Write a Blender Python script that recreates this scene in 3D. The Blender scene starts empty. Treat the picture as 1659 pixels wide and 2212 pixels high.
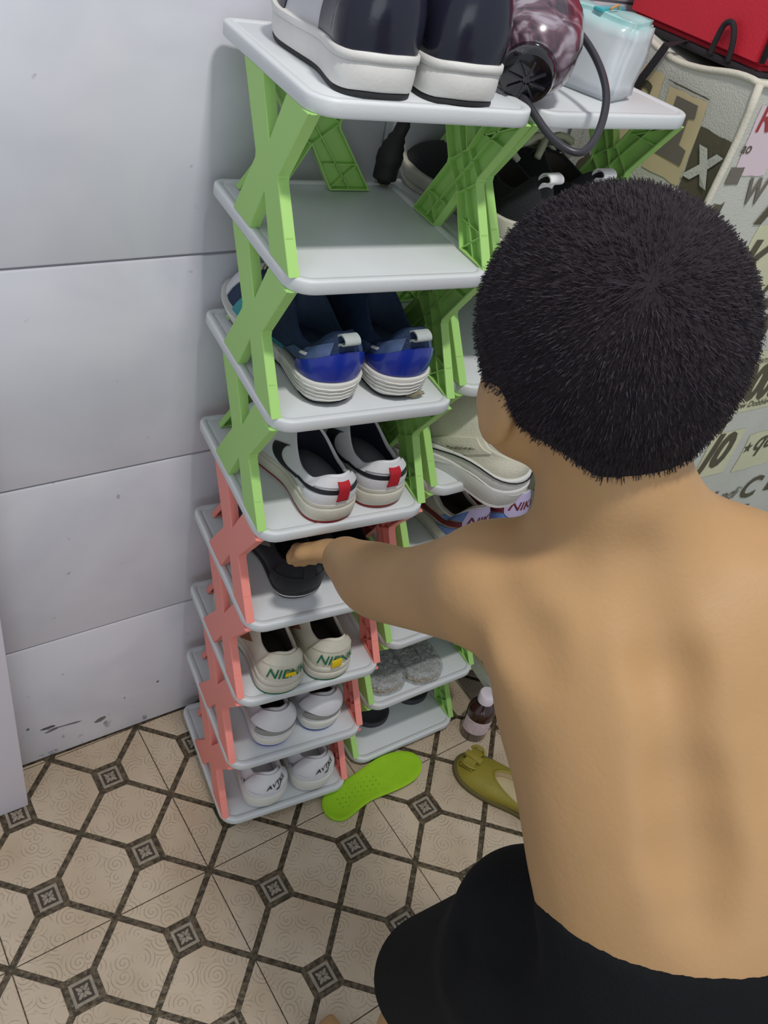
import bpy, bmesh, math, random
import numpy as np
from mathutils import Vector, Matrix, noise
random.seed(4)
S = bpy.context.scene
COL = S.collection
PI = math.pi

# ---------------------------------------------------------------- camera, world, lights, exposure
cam_d = bpy.data.cameras.new('camera')
cam = bpy.data.objects.new('camera', cam_d)
COL.objects.link(cam)
S.camera = cam
CR = ((0.88260, -0.43273, 0.18372), (-0.15729, -0.64010, -0.75202), (0.44302, 0.63484, -0.63302))
CAM = Vector((-0.33471, -1.00301, 1.47484))
m = Matrix(((CR[0][0], -CR[1][0], -CR[2][0], CAM.x),
            (CR[0][1], -CR[1][1], -CR[2][1], CAM.y),
            (CR[0][2], -CR[1][2], -CR[2][2], CAM.z),
            (0, 0, 0, 1)))
cam.matrix_world = m
cam_d.sensor_fit = 'VERTICAL'
cam_d.sensor_height = 24.0
cam_d.lens = 24.0 * 1840.8 / 2212.0
cam_d.clip_start = 0.02

w = bpy.data.worlds.new('world')
S.world = w
w.use_nodes = True
w.node_tree.nodes['Background'].inputs[0].default_value = (0.86, 0.92, 1.0, 1)
w.node_tree.nodes['Background'].inputs[1].default_value = 0.54

def lamp(name, loc, target, size, size_y, power, col):
    d = bpy.data.lights.new(name, 'AREA')
    d.shape = 'RECTANGLE'
    d.size = size
    d.size_y = size_y
    d.energy = power
    d.color = col
    o = bpy.data.objects.new(name, d)
    COL.objects.link(o)
    o.location = loc
    o.rotation_euler = (Vector(target) - Vector(loc)).to_track_quat('-Z', 'Y').to_euler()
    return o
lamp('ceiling_lamp', (0.02, -0.94, 2.62), (0.02, -0.84, 0), 0.17, 0.10, 19.0, (1.0, 0.965, 0.93))
lamp('fill_light', (-0.9, -3.2, 1.45), (0.2, -0.2, 0.75), 1.5, 1.3, 11, (0.93, 0.98, 1.0))  # added fill from behind the camera, lifts the dark shelf interiors

S.view_settings.view_transform = 'Standard'
S.view_settings.look = 'None'
S.view_settings.gamma = 1.0
S.view_settings.use_curve_mapping = False
S.view_settings.exposure = 0.0

# ---------------------------------------------------------------- materials
def srgb(r, g, b):
    f = lambda c: ((c / 255) / 12.92 if c / 255 <= 0.04045 else (((c / 255) + 0.055) / 1.055) ** 2.4)
    return (f(r), f(g), f(b), 1)

MATS = {}
def mat(name, col, rough=0.5, bump=0.0, bscale=40, var=0.0, vscale=8, metal=0, trans=0, ior=1.45, coat=0, alpha=1, sheen=0, sss=0, spec=0.5):
    if name in MATS:
        return MATS[name]
    mt = bpy.data.materials.new(name)
    MATS[name] = mt
    mt.use_nodes = True
    nt = mt.node_tree
    b = nt.nodes['Principled BSDF']
    c = srgb(*col)
    b.inputs['Base Color'].default_value = c
    b.inputs['Roughness'].default_value = rough
    b.inputs['Metallic'].default_value = metal
    b.inputs['Transmission Weight'].default_value = trans
    b.inputs['IOR'].default_value = ior
    b.inputs['Coat Weight'].default_value = coat
    b.inputs['Alpha'].default_value = alpha
    b.inputs['Sheen Weight'].default_value = sheen
    b.inputs['Subsurface Weight'].default_value = sss
    b.inputs['Specular IOR Level'].default_value = spec
    if sss:
        b.inputs['Subsurface Radius'].default_value = (0.012, 0.005, 0.003)
        b.inputs['Subsurface Scale'].default_value = 1.0
    tc = nt.nodes.new('ShaderNodeTexCoord')
    if var:
        n = nt.nodes.new('ShaderNodeTexNoise')
        n.inputs['Scale'].default_value = vscale
        n.inputs['Detail'].default_value = 5
        nt.links.new(tc.outputs['Object'], n.inputs['Vector'])
        r = nt.nodes.new('ShaderNodeValToRGB')
        r.color_ramp.elements[0].position = 0.3
        r.color_ramp.elements[1].position = 0.7
        r.color_ramp.elements[0].color = tuple(x * (1 - var) for x in c[:3]) + (1,)
        r.color_ramp.elements[1].color = tuple(min(1, x * (1 + var * 0.6)) for x in c[:3]) + (1,)
        nt.links.new(n.outputs['Fac'], r.inputs[0])
        nt.links.new(r.outputs[0], b.inputs['Base Color'])
    if bump:
        n = nt.nodes.new('ShaderNodeTexNoise')
        n.inputs['Scale'].default_value = bscale
        n.inputs['Detail'].default_value = 4
        nt.links.new(tc.outputs['Object'], n.inputs['Vector'])
        bp = nt.nodes.new('ShaderNodeBump')
        bp.inputs['Strength'].default_value = bump
        bp.inputs['Distance'].default_value = 0.002
        nt.links.new(n.outputs['Fac'], bp.inputs['Height'])
        nt.links.new(bp.outputs[0], b.inputs['Normal'])
    return mt

def mnode(nt, op, a, b=None, c=None):
    n = nt.nodes.new('ShaderNodeMath')
    n.operation = op
    for i, v in enumerate((a, b, c)):
        if v is None:
            continue
        if isinstance(v, (int, float)):
            n.inputs[i].default_value = v
        else:
            nt.links.new(v, n.inputs[i])
    return n.outputs[0]

def mixc(nt, fac, a, b):
    n = nt.nodes.new('ShaderNodeMix')
    n.data_type = 'RGBA'
    for s, v in ((n.inputs[0], fac), (n.inputs[6], a), (n.inputs[7], b)):
        if isinstance(v, (int, float, tuple)):
            s.default_value = v
        else:
            nt.links.new(v, s)
    return n.outputs[2]

def wall_material():
    mt = mat('glazed_wall', (206, 207, 214), 0.32)
    nt = mt.node_tree
    b = nt.nodes['Principled BSDF']
    tc = nt.nodes.new('ShaderNodeTexCoord')
    sep = nt.nodes.new('ShaderNodeSeparateXYZ')
    nt.links.new(tc.outputs['Object'], sep.inputs[0])
    n = nt.nodes.new('ShaderNodeTexNoise')
    n.inputs['Scale'].default_value = 5
    n.inputs['Detail'].default_value = 6
    n.inputs['Distortion'].default_value = 0.7
    nt.links.new(tc.outputs['Object'], n.inputs['Vector'])
    r = nt.nodes.new('ShaderNodeValToRGB')
    r.color_ramp.elements[0].position = 0.32
    r.color_ramp.elements[0].color = srgb(204, 205, 214)
    r.color_ramp.elements[1].position = 0.68
    r.color_ramp.elements[1].color = srgb(220, 220, 227)
    nt.links.new(n.outputs['Fac'], r.inputs[0])
    col = r.outputs[0]
    # grime near the floor, specks and scuffs (with a shape of their own)
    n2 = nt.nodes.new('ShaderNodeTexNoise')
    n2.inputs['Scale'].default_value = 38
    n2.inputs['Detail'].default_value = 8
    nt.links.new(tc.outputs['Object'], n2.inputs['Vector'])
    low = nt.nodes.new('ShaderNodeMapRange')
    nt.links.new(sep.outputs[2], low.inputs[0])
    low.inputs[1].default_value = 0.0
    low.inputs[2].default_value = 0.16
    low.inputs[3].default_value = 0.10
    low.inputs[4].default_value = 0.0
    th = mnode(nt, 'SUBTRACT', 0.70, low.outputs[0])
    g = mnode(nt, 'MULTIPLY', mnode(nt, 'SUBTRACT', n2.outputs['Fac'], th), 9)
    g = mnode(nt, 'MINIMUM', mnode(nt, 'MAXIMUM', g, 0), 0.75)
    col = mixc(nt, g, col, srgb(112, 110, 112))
    def blob(x0, z0, rx, rz, ang, dens, edge):
        dx = mnode(nt, 'SUBTRACT', sep.outputs[0], x0)
        dz = mnode(nt, 'SUBTRACT', sep.outputs[2], z0)
        ca, sa = math.cos(ang), math.sin(ang)
        u = mnode(nt, 'ADD', mnode(nt, 'MULTIPLY', dx, ca / rx), mnode(nt, 'MULTIPLY', dz, sa / rx))
        v = mnode(nt, 'SUBTRACT', mnode(nt, 'MULTIPLY', dz, ca / rz), mnode(nt, 'MULTIPLY', dx, sa / rz))
        d = mnode(nt, 'ADD', mnode(nt, 'MULTIPLY', u, u), mnode(nt, 'MULTIPLY', v, v))
        d = mnode(nt, 'ADD', d, mnode(nt, 'MULTIPLY', mnode(nt, 'SUBTRACT', n2.outputs['Fac'], 0.5), edge))
        k = mnode(nt, 'MULTIPLY', mnode(nt, 'SUBTRACT', 1.0, d), 3)
        return mnode(nt, 'MULTIPLY', mnode(nt, 'MINIMUM', mnode(nt, 'MAXIMUM', k, 0), 1), dens)
    for args in ((-0.255, 0.090, 0.017, 0.004, 0.0, 0.95, 5), (-0.218, 0.079, 0.033, 0.0028, -0.12, 0.8, 3),
                 (-0.245, 0.078, 0.013, 0.0026, 0.1, 0.85, 3), (-0.153, 0.060, 0.016, 0.0065, 0.25, 0.85, 6),
                 (-0.285, 0.105, 0.003, 0.004, 0, .8, 3), (-0.045, 0.115, 0.003, 0.004, 0, .8, 3), (-0.11, 0.10, 0.002, 0.003, 0, .7, 3),
                 (-0.115, 0.60, 0.003, 0.005, 0, .35, 3), (-0.25, 1.21, 0.004, 0.002, 0, .4, 3)):
        col = mixc(nt, blob(*args), col, srgb(60, 60, 66))
    nt.links.new(col, b.inputs['Base Color'])
    bp = nt.nodes.new('ShaderNodeBump')
    bp.inputs['Strength'].default_value = 0.12
    bp.inputs['Distance'].default_value = 0.002
    nt.links.new(n.outputs['Fac'], bp.inputs['Height'])
    nt.links.new(bp.outputs[0], b.inputs['Normal'])
    return mt

def tile_material():
    mt = mat('curl_tile', (178, 156, 128), 0.42)
    nt = mt.node_tree
    b = nt.nodes['Principled BSDF']
    tc = nt.nodes.new('ShaderNodeTexCoord')
    v = nt.nodes.new('ShaderNodeTexVoronoi')
    v.voronoi_dimensions = '2D'
    v.inputs['Scale'].default_value = 30
    v.inputs['Randomness'].default_value = 0.75
    nt.links.new(tc.outputs['Object'], v.inputs['Vector'])
    # spiral: sin(k*dist + angle) around every voronoi seed
    sub = nt.nodes.new('ShaderNodeVectorMath')
    sub.operation = 'SUBTRACT'
    nt.links.new(tc.outputs['Object'], sub.inputs[0])
    nt.links.new(v.outputs['Position'], sub.inputs[1])
    sep = nt.nodes.new('ShaderNodeSeparateXYZ')
    nt.links.new(sub.outputs[0], sep.inputs[0])
    ang = mnode(nt, 'ARCTAN2', sep.outputs[1], sep.outputs[0])
    dist = mnode(nt, 'SQRT', mnode(nt, 'ADD', mnode(nt, 'MULTIPLY', sep.outputs[0], sep.outputs[0]), mnode(nt, 'MULTIPLY', sep.outputs[1], sep.outputs[1])))
    sp = mnode(nt, 'SINE', mnode(nt, 'ADD', mnode(nt, 'MULTIPLY', dist, 900), ang))
    ridge = mnode(nt, 'POWER', mnode(nt, 'MAXIMUM', sp, 0), 5)
    n2 = nt.nodes.new('ShaderNodeTexNoise')
    n2.inputs['Scale'].default_value = 34
    nt.links.new(tc.outputs['Object'], n2.inputs['Vector'])
    msk = mnode(nt, 'MINIMUM', mnode(nt, 'MAXIMUM', mnode(nt, 'MULTIPLY', mnode(nt, 'SUBTRACT', n2.outputs['Fac'], 0.42), 8), 0), 1)
    ridge = mnode(nt, 'MULTIPLY', ridge, msk)
    n = nt.nodes.new('ShaderNodeTexNoise')
    n.inputs['Scale'].default_value = 7
    n.inputs['Detail'].default_value = 7
    nt.links.new(tc.outputs['Object'], n.inputs['Vector'])
    r = nt.nodes.new('ShaderNodeValToRGB')
    r.color_ramp.elements[0].position = 0.3
    r.color_ramp.elements[0].color = srgb(180, 160, 134)
    r.color_ramp.elements[1].position = 0.72
    r.color_ramp.elements[1].color = srgb(202, 186, 164)
    nt.links.new(n.outputs['Fac'], r.inputs[0])
    col = mixc(nt, mnode(nt, 'MULTIPLY', ridge, 0.42), r.outputs[0], srgb(112, 92, 68))
    nt.links.new(col, b.inputs['Base Color'])
    bp = nt.nodes.new('ShaderNodeBump')
    bp.inputs['Strength'].default_value = 0.45
    bp.inputs['Distance'].default_value = 0.0012
    nt.links.new(mnode(nt, 'ADD', ridge, mnode(nt, 'MULTIPLY', n2.outputs['Fac'], 0.7)), bp.inputs['Height'])
    nt.links.new(bp.outputs[0], b.inputs['Normal'])
    return mt

def rope_material():
    mt = mat('rope_grout', (88, 76, 56), 0.35, spec=0.4)
    nt = mt.node_tree
    b = nt.nodes['Principled BSDF']
    tc = nt.nodes.new('ShaderNodeTexCoord')
    n = nt.nodes.new('ShaderNodeTexNoise')
    n.inputs['Scale'].default_value = 130
    n.inputs['Detail'].default_value = 2
    nt.links.new(tc.outputs['Object'], n.inputs['Vector'])
    r = nt.nodes.new('ShaderNodeValToRGB')
    r.color_ramp.elements[0].position = 0.38
    r.color_ramp.elements[0].color = srgb(62, 54, 42)
    r.color_ramp.elements[1].position = 0.66
    r.color_ramp.elements[1].color = srgb(104, 92, 72)
    nt.links.new(n.outputs['Fac'], r.inputs[0])
    nt.links.new(r.outputs[0], b.inputs['Base Color'])
    bp = nt.nodes.new('ShaderNodeBump')
    bp.inputs['Strength'].default_value = 0.9
    bp.inputs['Distance'].default_value = 0.003
    nt.links.new(n.outputs['Fac'], bp.inputs['Height'])
    nt.links.new(bp.outputs[0], b.inputs['Normal'])
    return mt

M_WALL = wall_material()
M_TILE = tile_material()
M_ROPE = rope_material()
M_JOINT = mat('wall_joint', (150, 150, 156), 0.7)
M_ACC = mat('accent_stone', (150, 140, 124), 0.4, 0.4, 120, 0.25, 60)
M_SHELF = mat('shelf_plastic', (214, 218, 220), 0.42, 0.08, 300, 0.04, 12)
M_GREEN = mat('green_plastic', (166, 212, 120), 0.5)
M_PINK = mat('coral_plastic', (240, 146, 134), 0.5)
M_WHITE = mat('white_paint', (214, 210, 220), 0.5)

# ---------------------------------------------------------------- mesh helpers
def link(name, me, m=None, parent=None, smooth=False, mats=None):
    o = bpy.data.objects.new(name, me)
    COL.objects.link(o)
    if mats:
        for q in mats:
            me.materials.append(q)
    elif m:
        me.materials.append(m)
    if parent:
        o.parent = parent
    if smooth:
        me.shade_smooth()
    return o

def mesh(name, vs, fs, m=None, parent=None, smooth=False, mats=None, fm=None):
    me = bpy.data.meshes.new(name)
    me.from_pydata([tuple(v) for v in vs], [], [tuple(f) for f in fs])
    me.update()
    if fm:
        me.polygons.foreach_set('material_index', fm)
    return link(name, me, m, parent, smooth, mats)

def autosmooth(o, deg=40):
    me = o.data
    me.shade_smooth()
    me.set_sharp_from_angle(angle=math.radians(deg))
    return o

def thing(name, label, cat, loc=(0, 0, 0), rz=0, group=None):
    o = bpy.data.objects.new(name, None)
    COL.objects.link(o)
    o.empty_display_size = 0.05
    o.location = loc
    o.rotation_euler = (0, 0, rz)
    return tag(o, label, cat, group)

def tag(o, label, cat, group=None):
    o['label'] = label
    o['category'] = cat
    if group:
        o['group'] = group
    return o

def rings(loops, cap0=True, cap1=True, closed=True):
    """stack of equal-length loops -> verts, faces"""
    n = len(loops[0])
    vs = [p for l in loops for p in l]
    fs = []
    for i in range(len(loops) - 1):
        for j in range(n if closed else n - 1):
            k = (j + 1) % n
            fs.append((i * n + j, i * n + k, (i + 1) * n + k, (i + 1) * n + j))
    if cap0:
        fs.append(tuple(reversed(range(n))))
    if cap1:
        b = (len(loops) - 1) * n
        fs.append(tuple(range(b, b + n)))
    return vs, fs

def tube_data(pts, r, seg=8, closed=False):
    pts = [Vector(p) for p in pts]
    n = len(pts)
    rr = r if isinstance(r, (list, tuple)) else [r] * n
    loops = []
    up = None
    for i, p in enumerate(pts):
        a = pts[i - 1] if (i > 0 or closed) else p
        b = pts[(i + 1) % n] if (i < n - 1 or closed) else p
        t = (b - a).normalized()
        if up is None:
            up = t.orthogonal().normalized()
        else:
            up = (up - t * up.dot(t))
            up = up.normalized() if up.length > 1e-6 else t.orthogonal().normalized()
        sd = t.cross(up)
        loops.append([p + (up * math.cos(q) + sd * math.sin(q)) * rr[i] for q in [2 * PI * k / seg for k in range(seg)]])
    if closed:
        loops.append(loops[0])
    return rings(loops, not closed, not closed)

def spline(pts, k=6, closed=False):
    pts = [Vector(p) for p in pts]
    n = len(pts)
    out = []
    for i in range(n if closed else n - 1):
        g = lambda q: pts[q % n] if closed else pts[max(0, min(n - 1, q))]
        p0, p1, p2, p3 = g(i - 1), g(i), g(i + 1), g(i + 2)
        for j in range(k):
            t = j / k
            out.append(0.5 * ((2 * p1) + (p2 - p0) * t + (2 * p0 - 5 * p1 + 4 * p2 - p3) * t * t + (3 * p1 - p0 - 3 * p2 + p3) * t ** 3))
    if not closed:
        out.append(pts[-1])
    return out

def tube(name, pts, r, m, parent=None, seg=8, closed=False):
    vs, fs = tube_data(pts, r, seg, closed)
    return mesh(name, vs, fs, m, parent, True)

def lathe(name, prof, m, parent=None, seg=28, mtx=None, smooth=True):
    loops = [[Vector((r * math.cos(2 * PI * k / seg), r * math.sin(2 * PI * k / seg), z)) for k in range(seg)] for r, z in prof]
    if mtx:
        loops = [[mtx @ p for p in l] for l in loops]
    vs, fs = rings(loops)
    o = mesh(name, vs, fs, m, parent)
    return autosmooth(o, 35) if smooth else o

def box(name, lo, hi, m, parent=None, bev=0.0, mtx=None, seg=2):
    bm = bmesh.new()
    bmesh.ops.create_cube(bm, size=1)
    for v in bm.verts:
        v.co = Vector([lo[i] + (v.co[i] + 0.5) * (hi[i] - lo[i]) for i in range(3)])
    if bev:
        bmesh.ops.bevel(bm, geom=bm.edges[:], offset=bev, segments=seg, profile=0.5, affect='EDGES')
    if mtx:
        bmesh.ops.transform(bm, matrix=mtx, verts=bm.verts)
    me = bpy.data.meshes.new(name)
    bm.to_mesh(me)
    bm.free()
    o = link(name, me, m, parent)
    return autosmooth(o, 40) if bev else o

def merge(parts):
    vs, fs = [], []
    for v, f in parts:
        b = len(vs)
        vs += list(v)
        fs += [tuple(b + i for i in q) for q in f]
    return vs, fs

def boxdata(lo, hi):
    x0, y0, z0 = lo
    x1, y1, z1 = hi
    v = [(x0, y0, z0), (x1, y0, z0), (x1, y1, z0), (x0, y1, z0), (x0, y0, z1), (x1, y0, z1), (x1, y1, z1), (x0, y1, z1)]
    return v, [(3, 2, 1, 0), (4, 5, 6, 7), (0, 1, 5, 4), (1, 2, 6, 5), (2, 3, 7, 6), (3, 0, 4, 7)]

_TX = {}
def text_geo(s, size=1.0, shear=0.0, bold=0.0):
    """flat outline text as triangles, centred on the origin (cached)"""
    key = (s, shear, bold)
    if key not in _TX:
        c = bpy.data.curves.new('t', 'FONT')
        c.body = s
        c.size = 1.0
        c.shear = shear
        c.offset = bold
        c.align_x = 'CENTER'
        c.align_y = 'CENTER'
        c.resolution_u = 3
        o = bpy.data.objects.new('t', c)
        COL.objects.link(o)
        dg = bpy.context.evaluated_depsgraph_get()
        me = o.evaluated_get(dg).to_mesh()
        v = [tuple(q.co) for q in me.vertices]
        us = {i for p in me.polygons for i in p.vertices}
        gx = [v[i][0] for i in us]
        gy = [v[i][1] for i in us]
        mx, my = (min(gx) + max(gx)) / 2, (min(gy) + max(gy)) / 2
        v = [((a - mx), (b - my), 0) if k in us else (0, 0, 0) for k, (a, b, _) in enumerate(v)]
        f = [tuple(p.vertices) for p in me.polygons]
        o.evaluated_get(dg).to_mesh_clear()
        bpy.data.objects.remove(o)
        _TX[key] = (v, f)
    v, f = _TX[key]
    return [(a * size, b * size) for a, b, _ in v], f

def clip(poly, nx, ny, d):
    """keep the side nx*x+ny*y <= d"""
    out = []
    for i in range(len(poly)):
        a, b = poly[i], poly[(i + 1) % len(poly)]
        da, db = nx * a[0] + ny * a[1] - d, nx * b[0] + ny * b[1] - d
        if da <= 0:
            out.append(a)
        if (da < 0 < db) or (db < 0 < da):
            t = da / (da - db)
            out.append((a[0] + t * (b[0] - a[0]), a[1] + t * (b[1] - a[1])))
    return out

# ---------------------------------------------------------------- the setting
WY, WR = 0.020, 0.114
wn = Vector((-math.sin(WR), math.cos(WR), 0))
wall = bpy.data.objects.new('wall_back', None)
bpy.data.objects.remove(wall)
wall = box('wall_back', (-1.3, 0.004, 0.0), (2.1, 0.10, 2.7), M_JOINT)
wall.location = (0, WY, 0)
wall.rotation_euler = (0, 0, WR)
wall['kind'] = 'structure'
cz = [0.0, 0.318, 0.652, 0.980, 1.313, 1.646, 1.98, 2.31, 2.65]
for a, b in zip(cz, cz[1:]):
    for k in range(-2, 4):
        x0 = -0.345 + 0.6 * k + (0.0)
        lo, hi = x0 + 0.0008, x0 + 0.6 - 0.0008
        o = box('wall_tile', (lo, 0, a + 0.0016), (min(hi, 2.1), 0.0065, b - 0.0016), M_WALL, wall, 0.0024)
        if x0 < -1.2:
            bpy.data.objects.remove(o)

floor = mesh('floor', *boxdata((-1.5, -1.9, -0.05), (2.2, 0.25, -0.0022)), M_ROPE)
floor['kind'] = 'structure'
OX, OY, ROT, TS = -0.0411, -0.3231, 0.1384, 0.33396
SP = TS / (2 * math.sqrt(2))
def grid(a, b):
    u = ((a - b) * SP / math.sqrt(2), (-a - b) * SP / math.sqrt(2))
    c, s = math.cos(ROT), math.sin(ROT)
    return (OX + c * u[0] - s * u[1], OY + s * u[0] + c * u[1])
def slab(poly, z0, z1, bev):
    n = len(poly)
    cx, cy = sum(p[0] for p in poly) / n, sum(p[1] for p in poly) / n
    def inset(d):
        out = []
        for i in range(n):
            p0, p1, p2 = Vector(poly[i - 1]), Vector(poly[i]), Vector(poly[(i + 1) % n])
            e1, e2 = (p1 - p0).normalized(), (p2 - p1).normalized()
            n1, n2 = Vector((-e1.y, e1.x)), Vector((-e2.y, e2.x))
            k = (n1 + n2)
            k = k / max(0.3, 1 + n1.dot(n2))
            out.append(p1 + k * d)
        return out
    l0 = [Vector((p[0], p[1], z0)) for p in poly]
    l1 = [Vector((p[0], p[1], z1 - bev * 0.8)) for p in poly]
    l2 = [Vector((p.x, p.y, z1)) for p in inset(bev)]
    return rings([l0, l1, l2], False, True)
def area(p):
    return 0.5 * sum(p[i - 1][0] * p[i][1] - p[i][0] * p[i - 1][1] for i in range(len(p)))
W0, CLIPR = 0.0052, 0.0285
cnt = 0
for i in range(-14, 15):
    for j in range(-14, 15):
        ctr = grid(i + .5, j + .5)
        if not (-0.85 < ctr[0] < 1.25 and -1.25 < ctr[1] < 0.22):
            continue
        ps = [grid(i, j), grid(i, j + 1), grid(i + 1, j + 1), grid(i + 1, j)]
        if area(ps) < 0:
            ps.reverse()
        poly = ps[:]
        for q in range(4):
            a, b = Vector(ps[q]), Vector(ps[(q + 1) % 4])
            e = (b - a).normalized()
            nx, ny = e.y, -e.x
            poly = clip(poly, nx, ny, nx * a.x + ny * a.y - W0)
        for (ci, cj) in ((i, j), (i + 1, j), (i, j + 1), (i + 1, j + 1)):
            if (ci + cj) % 2:
                c = Vector(grid(ci, cj))
                d = (c - Vector(ctr)).normalized()
                poly = clip(poly, d.x, d.y, d.dot(c) - CLIPR)
        pieces = [poly]
        if (i + j) % 2 == 0 and (i - j) % 4 == 0:
            a, b = Vector(grid(i, j)), Vector(grid(i + 1, j + 1))
        elif (i + j) % 2 and (i + j + 1) % 4 == 0:
            a, b = Vector(grid(i + 1, j)), Vector(grid(i, j + 1))
        else:
            a = None
        if a is not None:
            e = (b - a).normalized()
            nx, ny = e.y, -e.x
            d = nx * a.x + ny * a.y
            pieces = [clip(poly, nx, ny, d - 0.0009), clip(poly, -nx, -ny, -d - 0.0009)]
        for pc in pieces:
            pc = clip(pc, wn.x, wn.y, wn.y * WY - 0.002)
            if len(pc) < 3 or area(pc) < 1e-4:
                continue
            vs, fs = slab(pc, -0.0022, 0.0, 0.0009)
            mesh('tile', vs, fs, M_TILE, floor)
            cnt += 1
# accent stones with a four-petal relief
def accent_mesh():
    h = 0.0185
    parts = []
    def sq(r, z):
        return [Vector((r * a, r * b, z)) for a, b in ((-1, -1), (1, -1), (1, 1), (-1, 1))]
    parts.append(rings([sq(h, -0.0022), sq(h, -0.0006), sq(h - .001, 0.0), sq(h - .0045, 0.0), sq(h - .0052, -0.0012)], False, True))
    for k in range(4):
        an = PI / 4 + k * PI / 2
        loop = []
        for q in range(10):
            t = 2 * PI * q / 10
            x, y = 0.0075 + 0.0062 * math.cos(t), 0.0030 * math.sin(t) * (1.0 - 0.25 * math.cos(t))
            loop.append((x * math.cos(an) - y * math.sin(an), x * math.sin(an) + y * math.cos(an)))
        parts.append(slab(loop, -0.0013, 0.0002, 0.0008))
    for k in range(4):
        an = k * PI / 2
        loop = [(0.0095 * math.cos(an + d) + 0, 0.0095 * math.sin(an + d)) for d in (-.33, .33)] + [(0.0035 * math.cos(an), 0.0035 * math.sin(an))]
        parts.append(slab(loop, -0.0013, -0.0001, 0.0006))
    vs, fs = merge(parts)
    me = bpy.data.meshes.new('accent_tile')
    me.from_pydata([tuple(v) for v in vs], [], fs)
    me.materials.append(M_ACC)
    me.materials.append(mat('accent_recess', (64, 56, 46), 0.6))
    for k, p in enumerate(me.polygons):
        if len(p.vertices) == 4 and abs(p.center.x) < 0.0136 and abs(p.center.y) < 0.0136 and k < 18:
            p.material_index = 1
    return me
ACC = accent_mesh()
for i in range(-14, 15):
    for j in range(-14, 15):
        if (i + j) % 2:
            c = grid(i, j)
            if -0.85 < c[0] < 1.25 and -1.25 < c[1] < 0.22 and wn.x * c[0] + wn.y * (c[1] - WY) < -0.022:
                o = bpy.data.objects.new('accent_tile', ACC)
                COL.objects.link(o)
                o.parent = floor
                o.location = (c[0], c[1], 0)
                o.rotation_euler = (0, 0, ROT)

# white board standing against the wall, far left
t = thing('white_board', 'plain white upright board standing against the wall at the left edge', 'board', (-0.303, -0.097, 0), WR)
box('panel', (-0.62, 0.0, 0.0), (0.0, 0.022, 0.95), M_WHITE, t, 0.002)
box('side_cheek', (-0.62, 0.022, 0.0), (-0.60, 0.080, 0.95), M_WHITE, t, 0.001)
box('rear_batten', (-0.60, 0.022, 0.80), (-0.02, 0.080, 0.86), M_WHITE, t, 0.001)

# ---------------------------------------------------------------- shoe racks
SH = 0.175
def rrect(x0, x1, y0, y1, r0, r1, ins, z):
    """rounded rectangle loop, front corners r0, back corners r1"""
    out = []
    x0 += ins; x1 -= ins; y0 += ins; y1 -= ins
    r0 = max(0.002, r0 - ins); r1 = max(0.002, r1 - ins)
    for cx, cy, r, a0 in ((x1 - r0, y0 + r0, r0, -PI / 2), (x1 - r1, y1 - r1, r1, 0), (x0 + r1, y1 - r1, r1, PI / 2), (x0 + r0, y0 + r0, r0, PI)):
        for k in range(7):
            a = a0 + PI / 2 * k / 6
            out.append(Vector((cx + r * math.cos(a), cy + r * math.sin(a), z)))
    return out
def shelf_mesh(wd, dp):
    spec = [(0.006, -0.0085), (0.0015, -0.008), (0, -0.0055), (0, 0.005), (0.0006, 0.0070), (0.0022, 0.0080), (0.0085, 0.0080), (0.0098, 0.0068), (0.0112, 0.0060), (0.0125, 0.0066)]
    loops = [rrect(0, wd, -dp, 0, 0.030, 0.016, i, z) for i, z in spec]
    # slots along the sides where the braces plug in
    vs, fs = rings(loops)
    me = bpy.data.meshes.new('shelf')
    me.from_pydata([tuple(v) for v in vs], [], fs)
    me.materials.append(M_SHELF)
    me.shade_smooth()
    me.set_sharp_from_angle(angle=math.radians(50))
    return me
H = SH - 0.016
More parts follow.
